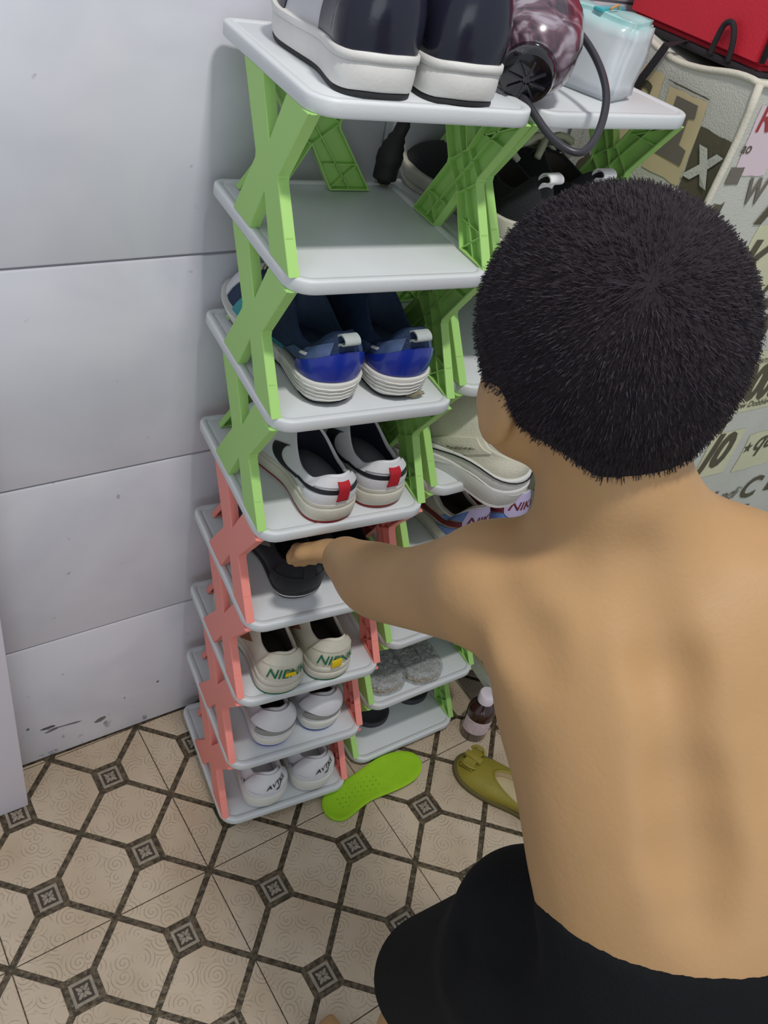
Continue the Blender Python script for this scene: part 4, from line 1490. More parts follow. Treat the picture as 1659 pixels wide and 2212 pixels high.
# left face (a = distance back from the front corner)
L_ = 'L'
print_on(L_, 'p', rect(0.072, 0.105), 0.102, 1.205, 1, tan, 'printed_patch', off=0.0010)
print_on(L_, 'p', [(-.020,.036),(.020,.036),(.022,.020),(.011,.018),(.011,-.016),(.026,-.018),(.026,-.038),(-.026,-.038),(-.026,-.018),(-.010,-.016),(-.010,.018),(-.020,.020)][::-1], 0.100, 1.214, 1, ink2, 'printed_letter')
print_on(L_, 'p', rect(0.060, 0.098), 0.034, 1.182, 1, ink, 'printed_patch', off=0.0010)
print_on(L_, 'text', 'x', 0.034, 1.190, 0.085, cloth, 'printed_letter', 0.0, 0.25, 0.03, off=0.0030)
print_on(L_, 'p', rect(0.052, 0.006), 0.034, 1.147, 1, cloth, 'printed_line', off=0.0022)
print_on(L_, 'p', rect(0.055, 0.100), 0.180, 1.215, 1, tan, 'printed_patch', off=0.0010)
print_on(L_, 'text', 'S', 0.182, 1.225, 0.07, ink, 'printed_letter', 0.0, 0.1, 0.02)
print_on(L_, 'p', rect(0.07, 0.002, .4), 0.070, 1.118, 1, ink, 'printed_line')
print_on(L_, 'p', rect(0.06, 0.0016, .4), 0.105, 1.262, 1, ink, 'printed_line')
print_on(L_, 'p', rect(0.06, 0.0016, .4), 0.150, 1.128, 1, ink, 'printed_line')
for k, (ch, a, z, sz) in enumerate((('R', .05, 1.04, .09), ('4', .15, 1.06, .08), ('&', .24, 1.12, .08), ('B', .10, .93, .1), ('N', .22, .95, .09), ('7', .05, .80, .1), ('G', .17, .80, .09),
                                    ('M', .07, .64, .1), ('5', .2, .64, .09), ('a', .06, .50, .08), ('K', .17, .47, .1), ('2', .06, .33, .09), ('e', .18, .31, .08), ('T', .06, .19, .08), ('9', .2, .18, .07))):
    print_on(L_, 'p', rect(sz * .8, sz * .95), a, z, 1, (sage, tan, cloth)[k % 3], 'printed_patch', off=0.0009)
    print_on(L_, 'text', ch, a, z, sz, ink, 'printed_letter', 0.0, 0.1, 0.02)
# front face (a = distance right of the corner)
F_ = 'F'
print_on(F_, 'p', rect(0.062, 0.085), 0.052, 1.235, 1, mat('print_blush', (214, 196, 202), 0.9), 'printed_patch', off=0.0010)
print_on(F_, 'text', 'R', 0.040, 1.262, 0.045, mat('print_red', (160, 60, 62), 0.9), 'printed_letter', 0, 0.1, .01)
print_on(F_, 'text', 'ao', 0.026, 1.225, 0.020, ink, 'printed_letter', 0, 0.1, .01)
print_on(F_, 'p', rect(0.026, 0.022), 0.026, 1.192, 1, ink2, 'printed_patch', off=0.0012)
print_on(F_, 'p', rect(0.016, 0.05, .2), 0.020, 1.13, 1, ink, 'printed_patch', off=0.0012)
print_on(F_, 'text', 'W', 0.080, 1.172, 0.036, ink2, 'printed_letter', 0, 0.0, 0.03, 1.35)
print_on(F_, 'text', 'A', 0.140, 1.160, 0.090, ink, 'printed_letter', 0, 0.1, 0.03)
print_on(F_, 'text', 'K', 0.150, 1.07, 0.095, ink, 'printed_letter', 0, 0.2, 0.02)
print_on(F_, 'p', rect(0.16, 0.10), 0.20, 1.075, 1, sage, 'printed_patch', off=0.0009)
print_on(F_, 'p', rect(0.02, 0.02, .3), 0.135, 1.06, 1, ink, 'printed_dot')
print_on(F_, 'text', '?', 0.205, 1.03, 0.10, ink, 'printed_letter', 0, .2, 0.0)
print_on(F_, 'text', '8', 0.222, 0.968, 0.115, ink, 'printed_letter', 0, 0.15, 0.035, 1.1)
print_on(F_, 'text', '8', 0.330, 0.965, 0.115, ink, 'printed_letter', 0, 0.15, 0.035, 1.1)
print_on(F_, 'p', rect(0.40, 0.118, .03), 0.300, 0.858, 1, sage, 'printed_patch', off=0.0009)
print_on(F_, 'text', 'Onder Nummer', 0.245, 0.900, 0.020, ink2, 'printed_letter', 0, .3, 0)
print_on(F_, 'text', '0000000', 0.262, 0.856, 0.080, ink, 'printed_letter', 0, 0.25, 0.050, 1.12, sx=0.72)
print_on(F_, 'text', 'Duw Dobble', 0.300, 0.814, 0.017, ink, 'printed_letter', 0, .2, 0.006)
print_on(F_, 'p', rect(0.075, 0.012, .05), 0.385, 0.815, 1, ink, 'printed_line', off=0.0014)
print_on(F_, 'p', rect(0.10, 0.030, .1), 0.215, 0.775, 1, ink, 'printed_patch', off=0.0012)
print_on(F_, 'p', rect(0.078, 0.098), 0.283, 0.712, 1, sage, 'printed_patch', off=0.0009)
print_on(F_, 'text', 'J0', 0.272, 0.710, 0.098, ink, 'printed_letter', 0, 0.22, 0.045, 1.0, sx=0.75)
print_on(F_, 'p', rect(0.105, 0.085), 0.400, 0.700, 1, sage, 'printed_patch', off=0.0009)
st = []
for k in range(10):
    r = 0.013 if k % 2 == 0 else 0.0055
    st.append((r * math.sin(k * PI / 5), r * math.cos(k * PI / 5)))
print_on(F_, 'p', st, 0.360, 0.712, 1, ink, 'printed_star', off=0.0016)
print_on(F_, 'text', 'qu', 0.410, 0.708, 0.062, ink, 'printed_letter', 0, 0.3, 0.012)
print_on(F_, 'text', 'S -', 0.190, 0.668, 0.070, ink, 'printed_letter', 0, 0.2, 0.02)
print_on(F_, 'text', 'y', 0.326, 0.592, 0.062, ink, 'printed_letter', 0, 0.3, 0.012)
print_on(F_, 'text', 'ndi', 0.385, 0.598, 0.040, ink, 'printed_letter', 0, 0.5, 0.0)
print_on(F_, 'p', rect(0.06, 0.003, .2), 0.382, 0.574, 1, ink, 'printed_line')
print_on(F_, 'text', 'C', 0.445, 0.602, 0.070, ink, 'printed_letter', 0, 0.2, 0.024)
print_on(F_, 'text', 'L', 0.505, 0.612, 0.075, ink, 'printed_letter', 0, 0.2, 0.02)
print_on(F_, 'text', 'm', 0.265, 0.590, 0.050, ink, 'printed_letter', 0, 0.3, 0.01)
for k, (ch, a, z, sz) in enumerate((('7', .45, .53, .07), ('h', .12, .70, .09), ('3', .10, .58, .09), ('F', .12, .85, .1), ('D', .08, .98, .09), ('6', .22, .50, .09), ('P', .34, .48, .09), ('f', .1, .46, .09),
                                    ('Z', .2, .37, .1), ('1', .33, .35, .1), ('U', .46, .38, .1), ('b', .09, .3, .09), ('H', .21, .22, .09), ('0', .36, .2, .1), ('V', .55, .8, .1), ('n', .6, .5, .1), ('E', .62, 1.0, .1), ('g', .5, 1.15, .1), ('t', .3, 1.2, .1))):
    if k % 2:
        print_on(F_, 'p', rect(sz * .8, sz * .95), a, z, 1, (sage, tan)[k % 4 // 2], 'printed_patch', off=0.0008)
    print_on(F_, 'text', ch, a, z, sz, ink, 'printed_letter', 0.0, 0.15, 0.02)

# red storage bag on top of it
t = thing('red_storage_bag', 'red zipped storage bag with black trim lying on the cloth-covered unit', 'bag', (0.604, -0.205, FZ1 - 0.003), 0.0)
redf = mat('red_nylon', (196, 34, 52), 0.6, 0.3, 260, 0.05, 8)
blk = mat('black_webbing', (34, 30, 34), 0.8, 0.5, 400)
bm = bmesh.new()
bmesh.ops.create_cube(bm, size=1)
for v in bm.verts:
    v.co = Vector(((v.co.x + .5) * 0.60, (v.co.y + .5) * 0.265, 0.005 + (v.co.z + .5) * 0.30))
bmesh.ops.bevel(bm, geom=bm.edges[:], offset=0.012, segments=3, affect='EDGES')
me = bpy.data.meshes.new('body')
bm.to_mesh(me)
bm.free()
autosmooth(link('body', me, redf, t), 40)
box('base_trim', (-0.003, -0.003, 0.0), (0.603, 0.268, 0.008), blk, t, 0.003)
tube('corner_piping', [Vector((0.002, 0.002, z)) for z in (0.018, .1, .2, 0.30)], 0.0036, blk, t)
tube('corner_piping', [Vector((0.598, 0.002, z)) for z in (0.018, .1, .2, 0.30)], 0.0036, blk, t)
tube('top_piping', spline([Vector((0.004, 0.004, 0.306)), Vector((0.004, 0.262, 0.306)), Vector((0.596, 0.262, 0.306)), Vector((0.596, 0.004, 0.306))], 6, True), 0.0036, blk, t, 8, True)
tube('strap_loop', spline([Vector((-0.004, 0.048, 0.006)), Vector((-0.007, 0.050, 0.030)), Vector((-0.008, 0.060, 0.046)), Vector((-0.008, 0.072, 0.042)), Vector((-0.006, 0.078, 0.022)), Vector((-0.004, 0.080, 0.006))], 5), 0.0036, blk, t)
box('front_shadow', (0.10, -0.006, 0.03), (0.50, 0.004, 0.20), mat('maroon_shade', (92, 30, 42), 0.7), t, 0.002)  # dark maroon sheet, shadow on the bag's front put into colour
# webbing strap that falls from the bag down the side of the cover
sv = [Vector(p) - Vector((0.604, -0.205, FZ1 - 0.003)) for p in ((0.602, -0.075, 1.306), (0.568, -0.078, 1.299), (0.568, -0.07, 1.282), (0.568, -0.061, 1.264), (0.568, -0.051, 1.245), (0.568, -0.04, 1.224))]
loops = []
for k, p in enumerate(sv):
    a, b = sv[max(0, k - 1)], sv[min(len(sv) - 1, k + 1)]
    d = (b - a).normalized()
    q = d.cross(Vector((1, 0, 0))).normalized() * 0.006
    loops.append([p + q + Vector((-.0008, 0, 0)), p - q + Vector((-.0008, 0, 0)), p - q + Vector((.0008, 0, 0)), p + q + Vector((.0008, 0, 0))])
vs, fs = rings(loops)
autosmooth(mesh('hanging_strap', vs, fs, blk, t), 50)

# ---------------------------------------------------------------- the boy: signed distance modelling + surface nets
class Field:
    def __init__(s, lo, hi, h):
        s.lo, s.h = np.array(lo, np.float32), h
        s.n = np.ceil((np.array(hi) - np.array(lo)) / h).astype(int) + 1
        s.F = np.full(s.n, 0.2, np.float32)
    def win(s, lo, hi):
        a = np.maximum(0, np.floor((np.array(lo) - s.lo) / s.h).astype(int))
        b = np.minimum(s.n, np.ceil((np.array(hi) - s.lo) / s.h).astype(int) + 1)
        if (b <= a).any():
            return None
        sl = tuple(slice(a[i], b[i]) for i in range(3))
        ax = [s.lo[i] + s.h * np.arange(a[i], b[i], dtype=np.float32) for i in range(3)]
        return sl, np.meshgrid(*ax, indexing='ij', sparse=True)
    def add(s, d, sl, k, sub=False):
        f = s.F[sl]
        if sub:
            h = np.clip(0.5 - 0.5 * (f + d) / k, 0, 1)
            s.F[sl] = f * (1 - h) + (-d) * h + k * h * (1 - h)
        else:
            h = np.clip(0.5 + 0.5 * (d - f) / k, 0, 1)
            s.F[sl] = d * (1 - h) + f * h - k * h * (1 - h)
    def cone(s, a, b, ra, rb, k=0.02, sub=False):
        a, b = np.array(a, float), np.array(b, float)
        m_ = max(ra, rb) + k + 0.02
        w_ = s.win(np.minimum(a, b) - m_, np.maximum(a, b) + m_)
        if w_ is None:
            return
        sl, (X, Y, Z) = w_
        ba = b - a
        L2 = max(1e-9, float(ba @ ba))
        t = np.clip(((X - a[0]) * ba[0] + (Y - a[1]) * ba[1] + (Z - a[2]) * ba[2]) / L2, 0, 1)
        d = np.sqrt((X - a[0] - ba[0] * t) ** 2 + (Y - a[1] - ba[1] * t) ** 2 + (Z - a[2] - ba[2] * t) ** 2) - (ra + (rb - ra) * t)
        s.add(d.astype(np.float32), sl, k, sub)
    def chain(s, pts, rs, k=0.02, sub=False):
        for i in range(len(pts) - 1):
            s.cone(pts[i], pts[i + 1], rs[i], rs[i + 1], k, sub)
    def ell(s, c, r, ax=None, k=0.02, sub=False):
        c = np.array(c, float)
        A = np.eye(3) if ax is None else np.array(ax, float)
        m_ = max(r) + k + 0.02
        w_ = s.win(c - m_, c + m_)
        if w_ is None:
            return
        sl, (X, Y, Z) = w_
        P = [(X - c[0]) * A[i][0] + (Y - c[1]) * A[i][1] + (Z - c[2]) * A[i][2] for i in range(3)]
        k0 = np.sqrt(sum((P[i] / r[i]) ** 2 for i in range(3)))
        k1 = np.sqrt(sum((P[i] / r[i] ** 2) ** 2 for i in range(3))) + 1e-6
        s.add((k0 * (k0 - 1) / k1).astype(np.float32), sl, k, sub)
    def cut(s, n, d):
        """remove the side n.p > d"""
        n = np.array(n, float)
        n = n / np.linalg.norm(n)
        ax = [s.lo[i] + s.h * np.arange(s.n[i], dtype=np.float32) for i in range(3)]
        X, Y, Z = np.meshgrid(*ax, indexing='ij', sparse=True)
        s.F = np.maximum(s.F, (n[0] * X + n[1] * Y + n[2] * Z - d).astype(np.float32))
    def mesh(s):
        F = s.F
        ins = F < 0
        n = np.array(F.shape) - 1
        cnt = np.zeros(n, np.int16)
        acc = [np.zeros(n, np.float32) for _ in range(3)]
        base = (slice(0, n[0]), slice(0, n[1]), slice(0, n[2]))
        cor = np.zeros(n, np.int8)
        for dx in (0, 1):
            for dy in (0, 1):
                for dz in (0, 1):
                    cor += ins[dx:dx + n[0], dy:dy + n[1], dz:dz + n[2]]
        act = (cor > 0) & (cor < 8)
        idx = np.argwhere(act)
        I, J, K = idx.T
        pos = np.zeros((len(idx), 3), np.float64)
        c = np.zeros(len(idx))
        for ax in range(3):
            o1, o2 = [q for q in range(3) if q != ax]
            for a in (0, 1):
                for b in (0, 1):
                    off = [0, 0, 0]
                    off[o1], off[o2] = a, b
                    v0 = F[I + off[0], J + off[1], K + off[2]]
                    e = off[:]
                    e[ax] = 1
                    v1 = F[I + e[0], J + e[1], K + e[2]]
                    cr = (v0 < 0) != (v1 < 0)
                    t = np.where(cr, v0 / np.where(cr, v0 - v1, 1), 0)
                    p = np.zeros((len(idx), 3))
                    p[:, o1], p[:, o2], p[:, ax] = a, b, t
                    pos[cr] += p[cr]
                    c[cr] += 1
        pos = pos / np.maximum(c, 1)[:, None]
        verts = (idx + pos) * s.h + s.lo
        vid = -np.ones(n, np.int64)
        vid[I, J, K] = np.arange(len(idx))
        quads = []
        for ax in range(3):
            o1, o2 = [(1, 2), (2, 0), (0, 1)][ax]
            sl0 = [slice(0, F.shape[q]) for q in range(3)]
            sl1 = sl0[:]
            sl0[ax] = slice(0, F.shape[ax] - 1)
            sl1[ax] = slice(1, F.shape[ax])
            a, b = ins[tuple(sl0)], ins[tuple(sl1)]
            E_ = np.argwhere(a != b)
            ok = (E_[:, o1] > 0) & (E_[:, o2] > 0) & (E_[:, o1] < n[o1]) & (E_[:, o2] < n[o2])
            E_ = E_[ok]
            fl = a[tuple(E_.T)]
            def g(d1, d2):
                q = E_.copy()
                q[:, o1] -= d1
                q[:, o2] -= d2
                return vid[tuple(q.T)]
            Q = np.stack([g(1, 1), g(0, 1), g(0, 0), g(1, 0)], 1)
            Q[~fl] = Q[~fl][:, ::-1]
            quads.append(Q)
        return verts, np.concatenate(quads)

def np_mesh(name, V, Q, m, parent, smooth_it=3, fac=0.5):
    V = V.copy()
    e0, e1 = Q.ravel(), np.roll(Q, -1, axis=1).ravel()
    for _ in range(smooth_it):
        s_ = np.zeros_like(V)
        cn = np.zeros(len(V))
        for a, b in ((e0, e1), (e1, e0)):
            for q in range(3):
                s_[:, q] += np.bincount(a, V[b, q], len(V))
            cn += np.bincount(a, minlength=len(V))
        V = V + fac * (s_ / np.maximum(cn, 1)[:, None] - V)
    me = bpy.data.meshes.new(name)
    me.vertices.add(len(V))
    me.vertices.foreach_set('co', V.astype(np.float32).ravel())
    me.loops.add(Q.size)
    me.loops.foreach_set('vertex_index', Q.astype(np.int32).ravel())
    me.polygons.add(len(Q))
    me.polygons.foreach_set('loop_start', np.arange(0, Q.size, 4, dtype=np.int32))
    me.polygons.foreach_set('loop_total', np.full(len(Q), 4, np.int32))
    me.update(calc_edges=True)
    me.validate()
    return link(name, me, m, parent, True)

skin = mat('skin', (176, 138, 94), 0.55, 0.12, 260, 0.10, 9, sss=0.0)
boy = thing('person', 'shirtless person in black shorts bending forward and reaching into the shoe rack', 'person', (0.12, -0.78, 0), 0)
OB = Vector((0.12, -0.78, 0))
B = Field((-0.22, -1.16, -0.005), (0.60, -0.10, 1.40), 0.0038)
SPN, LAT, DEP = (0.0226,-0.6310,-0.7755), (0.8962,-0.3314,0.2948), (0.4565,0.6954,-0.5550)
AX = (LAT, SPN, DEP)
# torso
B.ell((0.1200,-0.7610,1.0240), (0.132, 0.122, 0.080), AX, 0.03)
B.ell((0.1120,-0.8290,0.9740), (0.122, 0.150, 0.076), AX, 0.05)
B.ell((0.1080,-0.8830,0.9250), (0.121, 0.120, 0.078), AX, 0.05)
B.ell((0.1120,-0.9320,0.8560), (0.120, 0.100, 0.084), AX, 0.05)
# shoulders, neck
LSH, RSH = (0.0210,-0.6640,1.0370), (0.2270,-0.7810,1.0790)
B.cone((0.1030,-0.7030,1.0870), LSH, 0.046, 0.047, 0.035)
B.cone((0.1100,-0.7130,1.0820), RSH, 0.046, 0.047, 0.035)
B.chain(((0.0580,-0.6710,1.1820), (0.0770,-0.6830,1.1360), (0.1030,-0.7040,1.0860)), (0.047, 0.047, 0.056), 0.03)
# shoulder blades
B.ell((0.0270,-0.7380,1.0460), (0.048, 0.062, 0.022), ((0.9232,-0.1251,0.3634), (0.1956,-0.6822,-0.7045), (0.4565,0.6954,-0.5550)), 0.03)
B.ell((0.1390,-0.8090,1.0690), (0.046, 0.062, 0.022), ((0.7930,-0.6069,-0.0536), (-0.3714,-0.4118,-0.8322), (0.4565,0.6954,-0.5550)), 0.03)
# spine furrow
B.chain(((0.0530,-0.7500,1.1340), (0.0540,-0.8000,1.0850), (0.0450,-0.8550,1.0380), (0.0380,-0.8890,1.0100), (0.0360,-0.9130,0.9820)), (0.008, 0.010, 0.012, 0.016, 0.012), 0.028, True)
B.chain(((-0.0170,-0.7060,1.0790), (-0.0170,-0.7420,1.0660), (-0.0150,-0.7600,1.0540)), (0.006, 0.010, 0.004), 0.030, True)
# left arm reaching in
ELB = (0.0400,-0.5320,0.8980)
WRI = (0.0810,-0.3450,0.7520)
ap = spline((LSH, (0.0330,-0.6080,0.9750), ELB, (0.0510,-0.4640,0.8390), (0.0690,-0.3950,0.7870), WRI), 8)
ar = [v.x for v in spline([(r_, 0, 0) for r_ in (0.047, 0.040, 0.034, 0.0355, 0.0275, 0.0220)], 8)]
B.chain(ap, ar, 0.012)
PAL = (0.0670,-0.2820,0.7090)
B.ell((0.0890,-0.2890,0.7100), (0.034, 0.024, 0.017), ((-0.0494,0.8273,-0.5596), (0.9344,-0.1773,-0.3088), (0.1573,0.6401,0.7520)), 0.018)
# fingers closing over the black shoe
K = np.array((0.0890,-0.2890,0.7100))
fd = np.array((-0.1857,0.8263,-0.5317))
sd = np.array((0.9461,-0.0079,-0.3239))
dn = np.array((0, 0, -1.0))
for q, (o_, l_) in enumerate(((-0.019, 0.046), (-0.006, 0.053), (0.007, 0.050), (0.019, 0.040))):
    a0 = K + fd * 0.020 + sd * o_
    a1 = a0 + fd * l_ * 0.50 + dn * 0.006
    a2 = a1 + fd * l_ * 0.22 + dn * l_ * 0.30
    a3 = a2 + fd * 0.002 + dn * l_ * 0.28
    B.chain((a0, a1, a2, a3), (0.0085, 0.0080, 0.0072, 0.0062), 0.006)
a0 = K - sd * 0.018 - fd * 0.006
B.chain((a0, a0 - sd * 0.016 + fd * 0.012 + dn * 0.010, a0 - sd * 0.018 + fd * 0.026 + dn * 0.022), (0.0105, 0.0090, 0.0070), 0.008)
# right arm, resting on the right knee in front of the body
RELB, RWRI = (0.3320,-0.8400,0.9040), (0.330, -0.720, 0.600)
B.chain((RSH, RELB), (0.046, 0.034), 0.025)
B.chain((RELB, RWRI), (0.035, 0.021), 0.02)
KR = np.array(RWRI) + np.array((-0.01, 0.03, -0.025))
B.ell(KR, (0.026, 0.034, 0.015), None, 0.015)
for q, (o_, l_) in enumerate(((-0.018, 0.044), (-0.006, 0.050), (0.006, 0.047), (0.018, 0.038))):
    a0 = KR + np.array((o_, 0.026, 0))
    B.chain((a0, a0 + np.array((0, l_ * .5, -.006)), a0 + np.array((0, l_ * .8, -.022))), (0.0085, 0.0078, 0.0066), 0.006)
B.chain((KR + np.array((-0.02, 0.0, 0)), KR + np.array((-0.036, 0.02, -0.012))), (0.0105, 0.0080), 0.008)
# head: skull, face, jaw, nose, ear
HC = np.array((0.0670,-0.6360,1.2320))
U = np.array((-0.0880,0.0114,0.9961))
Fd = np.array((0.0305,0.9992,-0.0257))
Fd = Fd - U * (Fd @ U)
Fd /= np.linalg.norm(Fd)
Rt = np.cross(Fd, U)
def hp(r_, u_, f_):
    return HC + Rt * r_ + U * u_ + Fd * f_
HA = (Rt, U, Fd)
B.ell(hp(0, 0.008, -0.006), (0.074, 0.080, 0.084), HA, 0.02)
B.ell(hp(0, -0.040, 0.030), (0.058, 0.062, 0.052), HA, 0.02)
B.ell(hp(0, -0.084, 0.052), (0.030, 0.022, 0.028), HA, 0.025)
B.cone(hp(-0.040, -0.062, 0.012), hp(-0.014, -0.088, 0.050), 0.022, 0.016, 0.02)
B.cone(hp(0.040, -0.062, 0.012), hp(0.014, -0.088, 0.050), 0.022, 0.016, 0.02)
B.chain((hp(0, -0.016, 0.080), hp(0, -0.040, 0.095)), (0.006, 0.010), 0.008)
B.ell(hp(0, -0.062, 0.078), (0.020, 0.006, 0.008), HA, 0.004)
B.ell(hp(0, -0.072, 0.076), (0.017, 0.006, 0.008), HA, 0.004)
for sg in (-1, 1):
    B.ell(hp(sg * 0.030, -0.014, 0.078), (0.015, 0.009, 0.012), HA, 0.008, True)
    B.ell(hp(sg * 0.030, -0.015, 0.066), (0.013, 0.011, 0.011), HA, 0.003)
    B.ell(hp(sg * 0.030, 0.006, 0.078), (0.022, 0.005, 0.008), HA, 0.01)
# left ear where the photo shows it, right ear mirrored
for sg in (-1, 1):
    B.ell(hp(sg * 0.083, -0.040, -0.004), (0.009, 0.027, 0.017), HA, 0.008)
    B.ell(hp(sg * 0.091, -0.036, -0.000), (0.005, 0.018, 0.010), HA, 0.004, True)
    B.ell(hp(sg * 0.050, -0.058, 0.016), (0.026, 0.034, 0.034), HA, 0.02)
# legs
LHIP, RHIP = (0.0810,-0.8950,0.7680), (0.2200,-0.9540,0.8220)
LKN, RKN = (0.080, -0.745, 0.440), (0.300, -0.760, 0.460)
LAN, RAN = (0.040, -0.764, 0.075), (0.300, -0.800, 0.075)
B.cone(LHIP, LKN, 0.070, 0.048, 0.03)
B.cone(RHIP, RKN, 0.070, 0.048, 0.03)
for kn, an, sg in ((LKN, LAN, -1), (RKN, RAN, 1)):
    kn, an = np.array(kn), np.array(an)
    B.chain((kn, kn * .65 + an * .35 + np.array((0, -0.012, 0)), an), (0.046, 0.044, 0.027), 0.02)
    hl = an + np.array((0, -0.018, -0.052))
    B.cone(an, hl, 0.027, 0.022, 0.015)
    bl = an + np.array((sg * 0.006, 0.095, -0.058))
    B.cone(hl, bl, 0.022, 0.018, 0.02)
    B.cone(an + np.array((0, 0.015, -0.015)), bl, 0.026, 0.015, 0.02)
    B.cone(bl + np.array((-.018, 0, 0)), bl + np.array((.018, 0, 0)), 0.016, 0.016, 0.01)
    for q in range(5):
        o_ = (q - 2) * 0.0125 * 1.0
        big = (q == 4 and sg < 0) or (q == 0 and sg > 0)
        idx_ = (4 - q) if sg < 0 else q
        l_ = (0.034, 0.034, 0.030, 0.026, 0.020)[idx_]
        r_ = 0.0112 if idx_ == 0 else 0.0078
        a0 = bl + np.array((o_, 0.008, 0.0))
        B.chain((a0, a0 + np.array((0, l_ * .6, -.002)), a0 + np.array((0, l_, -.006))), (r_, r_ * .95, r_ * .85), 0.004)
V, Q = B.mesh()
V -= np.array(OB)
body = np_mesh('body', V, Q, skin, boy, 6)
del B

# shorts
black_c = mat('black_jersey', (22, 23, 25), 0.95, 0.4, 300, 0.12, 20, spec=0.2)
T_ = Field((-0.20, -1.20, 0.33), (0.56, -0.56, 1.12), 0.0045)
T_.ell((0.1070,-0.8840,0.9240), (0.126, 0.118, 0.083), AX, 0.03)
T_.ell((0.1160,-0.9320,0.8510), (0.132, 0.110, 0.094), AX, 0.05)
T_.chain((LHIP, (0.0700,-0.8420,0.7190), (LKN[0] + .005, LKN[1] + .0, LKN[2] - 0.02)), (0.098, 0.086, 0.078), 0.04)
T_.chain(((0.0540,-0.8280,0.7850), (0.0460,-0.8070,0.7610)), (0.050, 0.052), 0.03)
T_.chain((RHIP, (RKN[0], RKN[1], RKN[2] - 0.02)), (0.095, 0.080), 0.04)
# fabric folds
for a, b_, r_ in (((-0.0080,-0.8440,0.8370), (-0.0240,-0.8140,0.7130), 0.008), ((-0.0080,-0.7970,0.8200), (-0.0090,-0.8010,0.7360), 0.008)):
    T_.cone(a, b_, r_, r_ * .6, 0.03, True)
# cut along the waistline and the hems
wA, wB, wC = np.array((-0.0020,-0.8290,0.9020)), np.array((0.0470,-0.9340,0.9480)), np.array((0.2150,-0.9100,0.9740))
nrm = np.cross(wB - wA, wC - wA)
nrm /= np.linalg.norm(nrm)
if nrm[2] < 0:
    nrm = -nrm
T_.cut(nrm, float(nrm @ wA))
T_.cut((0.05, -0.10, -1), float(np.array((0.05, -0.10, -1)) @ np.array((0.1, -0.75, 0.415)) / np.linalg.norm((0.05, -.1, -1))))
V, Q = T_.mesh()
V -= np.array(OB)
np_mesh('shorts', V, Q, black_c, boy, 4)
del T_

# hair: short cap plus fine strands
hair_m = mat('black_hair', (38, 33, 36), 0.8, 0.8, 300, 0.2, 40, spec=0.15)
Hh = Field(HC - 0.14, HC + 0.14, 0.0034)
Hh.ell(np.array((0.0610,-0.6350,1.2420)), (0.0850, 0.0810, 0.084), ((0.8826,-0.4327,0.1837), (-0.1573,-0.6401,-0.7520), (0.4430,0.6348,-0.6330)), 0.01)
Hh.ell(np.array((0.0600,-0.6590,1.2040)), (0.0640, 0.0640, 0.060), ((0.8826,-0.4327,0.1837), (-0.1573,-0.6401,-0.7520), (0.4430,0.6348,-0.6330)), 0.035)
Hh.ell(hp(0, 0.012, 0.0), (0.078, 0.080, 0.088), HA, 0.02)
# keep it off the face, cheeks and neck
cutn = Fd * 0.80 - U * 0.60
Hh.cut(cutn, float(cutn @ hp(0, -0.012, 0.052) / np.linalg.norm(cutn)))
cn_ = np.array((-0.6723,-0.2318,-0.7030))
Hh.cut(cn_, float(cn_ @ np.array((-0.0070,-0.6510,1.1880))))
V, Q = Hh.mesh()
tri_c = V[Q].mean(axis=1)
hair = np_mesh('hair', V - np.array(OB), Q, hair_m, boy, 5)
rs = np.random.RandomState(3)
e1_, e2_ = V[Q[:, 2]] - V[Q[:, 0]], V[Q[:, 3]] - V[Q[:, 1]]
nn = np.cross(e1_, e2_)
nn /= np.linalg.norm(nn, axis=1)[:, None] + 1e-9
if (nn * (tri_c - HC)).sum(1).mean() < 0:
    nn = -nn
sel = rs.choice(len(tri_c), 30000)
c_ = tri_c[sel] + rs.uniform(-.0015, .0015, (len(sel), 3))
n_ = nn[sel]
crown = np.array((0.0220,-0.6880,1.2980))
away = c_ - crown
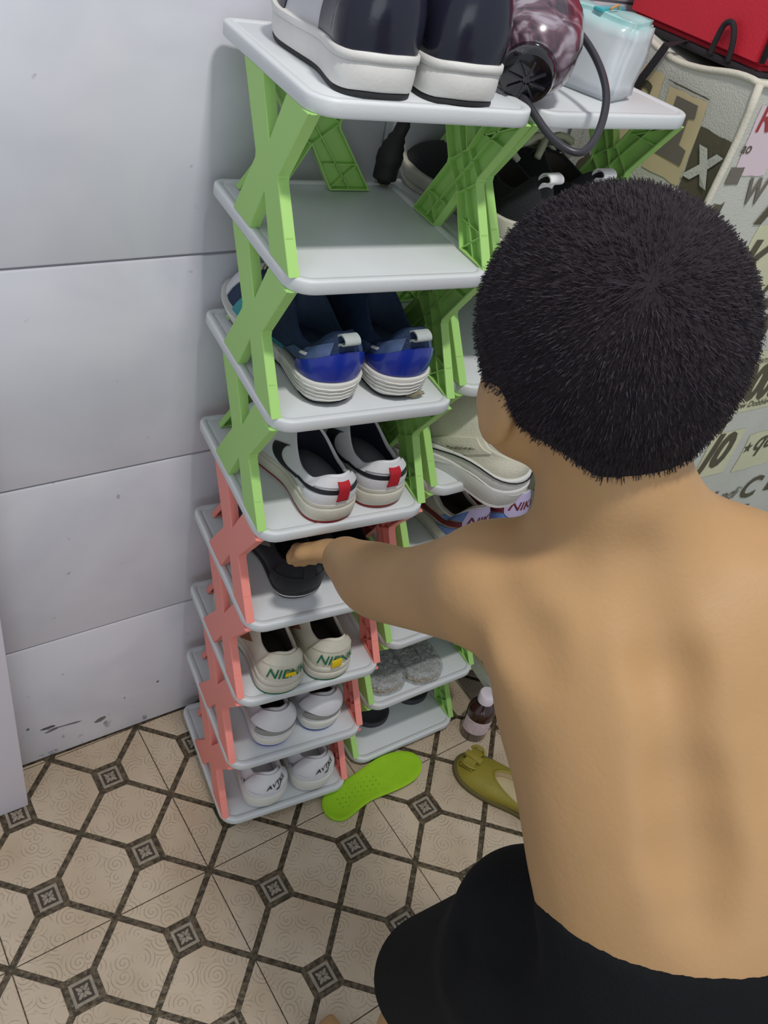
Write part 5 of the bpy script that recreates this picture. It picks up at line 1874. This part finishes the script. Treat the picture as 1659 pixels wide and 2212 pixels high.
away -= n_ * (away * n_).sum(1)[:, None]
away /= np.linalg.norm(away, axis=1)[:, None] + 1e-6
d_ = n_ * 0.45 + away * 0.9 + rs.normal(0, .13, c_.shape)
d_ /= np.linalg.norm(d_, axis=1)[:, None]
ln = rs.uniform(0.004, 0.0085, len(sel))[:, None]
sw_ = np.cross(d_, rs.normal(0, 1, c_.shape))
sw_ /= np.linalg.norm(sw_, axis=1)[:, None]
r0 = 0.00032
a_ = c_ - n_ * 0.001 + sw_ * r0
b_ = c_ - n_ * 0.001 - sw_ * r0
t1 = c_ + d_ * ln - n_ * ln * 0.25
mid_ = c_ + d_ * ln * 0.55
VV = np.stack([a_, b_, mid_ - sw_ * r0 * .8, mid_ + sw_ * r0 * .8, t1, t1], 1)[:, :5].reshape(-1, 3) - np.array(OB)
base_ = np.arange(len(sel)) * 5
q_ = np.stack([base_, base_ + 1, base_ + 2, base_ + 3], 1)
me = bpy.data.meshes.new('hair_strands')
me.from_pydata([tuple(v) for v in VV], [], [tuple(f) for f in q_.tolist()] + [(int(x) + 3, int(x) + 2, int(x) + 4) for x in base_])
o = link('hair_strands', me, mat('hair_fibre', (46, 41, 46), 0.7, spec=0.2), boy)
o['kind'] = 'stuff'

# ---------------------------------------------------------------- pieces that belong to a part become its sub-parts
SUB = {'foam_ridges': ('midsole',), 'worn_patch': ('midsole',), 'sole_label': ('midsole',), 'black_piping': ('midsole',), 'sole_ridge': ('midsole',),
       'foxing_strip': ('midsole',), 'lettering': ('heel_badge', 'heel_panel', 'heel_collar', 'strap'), 'tick_mark': ('heel_panel',), 'grille': ('intake_cap',),
       'label_flap': ('label',), 'dimples': ('footbed',), 'laces': ('tongue',), 'hair_strands': ('hair',), 'buckle': ('bow_band',), 'center_strap': ('bow_band',)}
for o in list(S.objects):
    base = o.name.split('.')[0]
    if o.parent and base in SUB and o.parent.type == 'EMPTY':
        sib = [c for c in o.parent.children if c.name.split('.')[0] in SUB[base]]
        if sib:
            o.parent = sib[0]
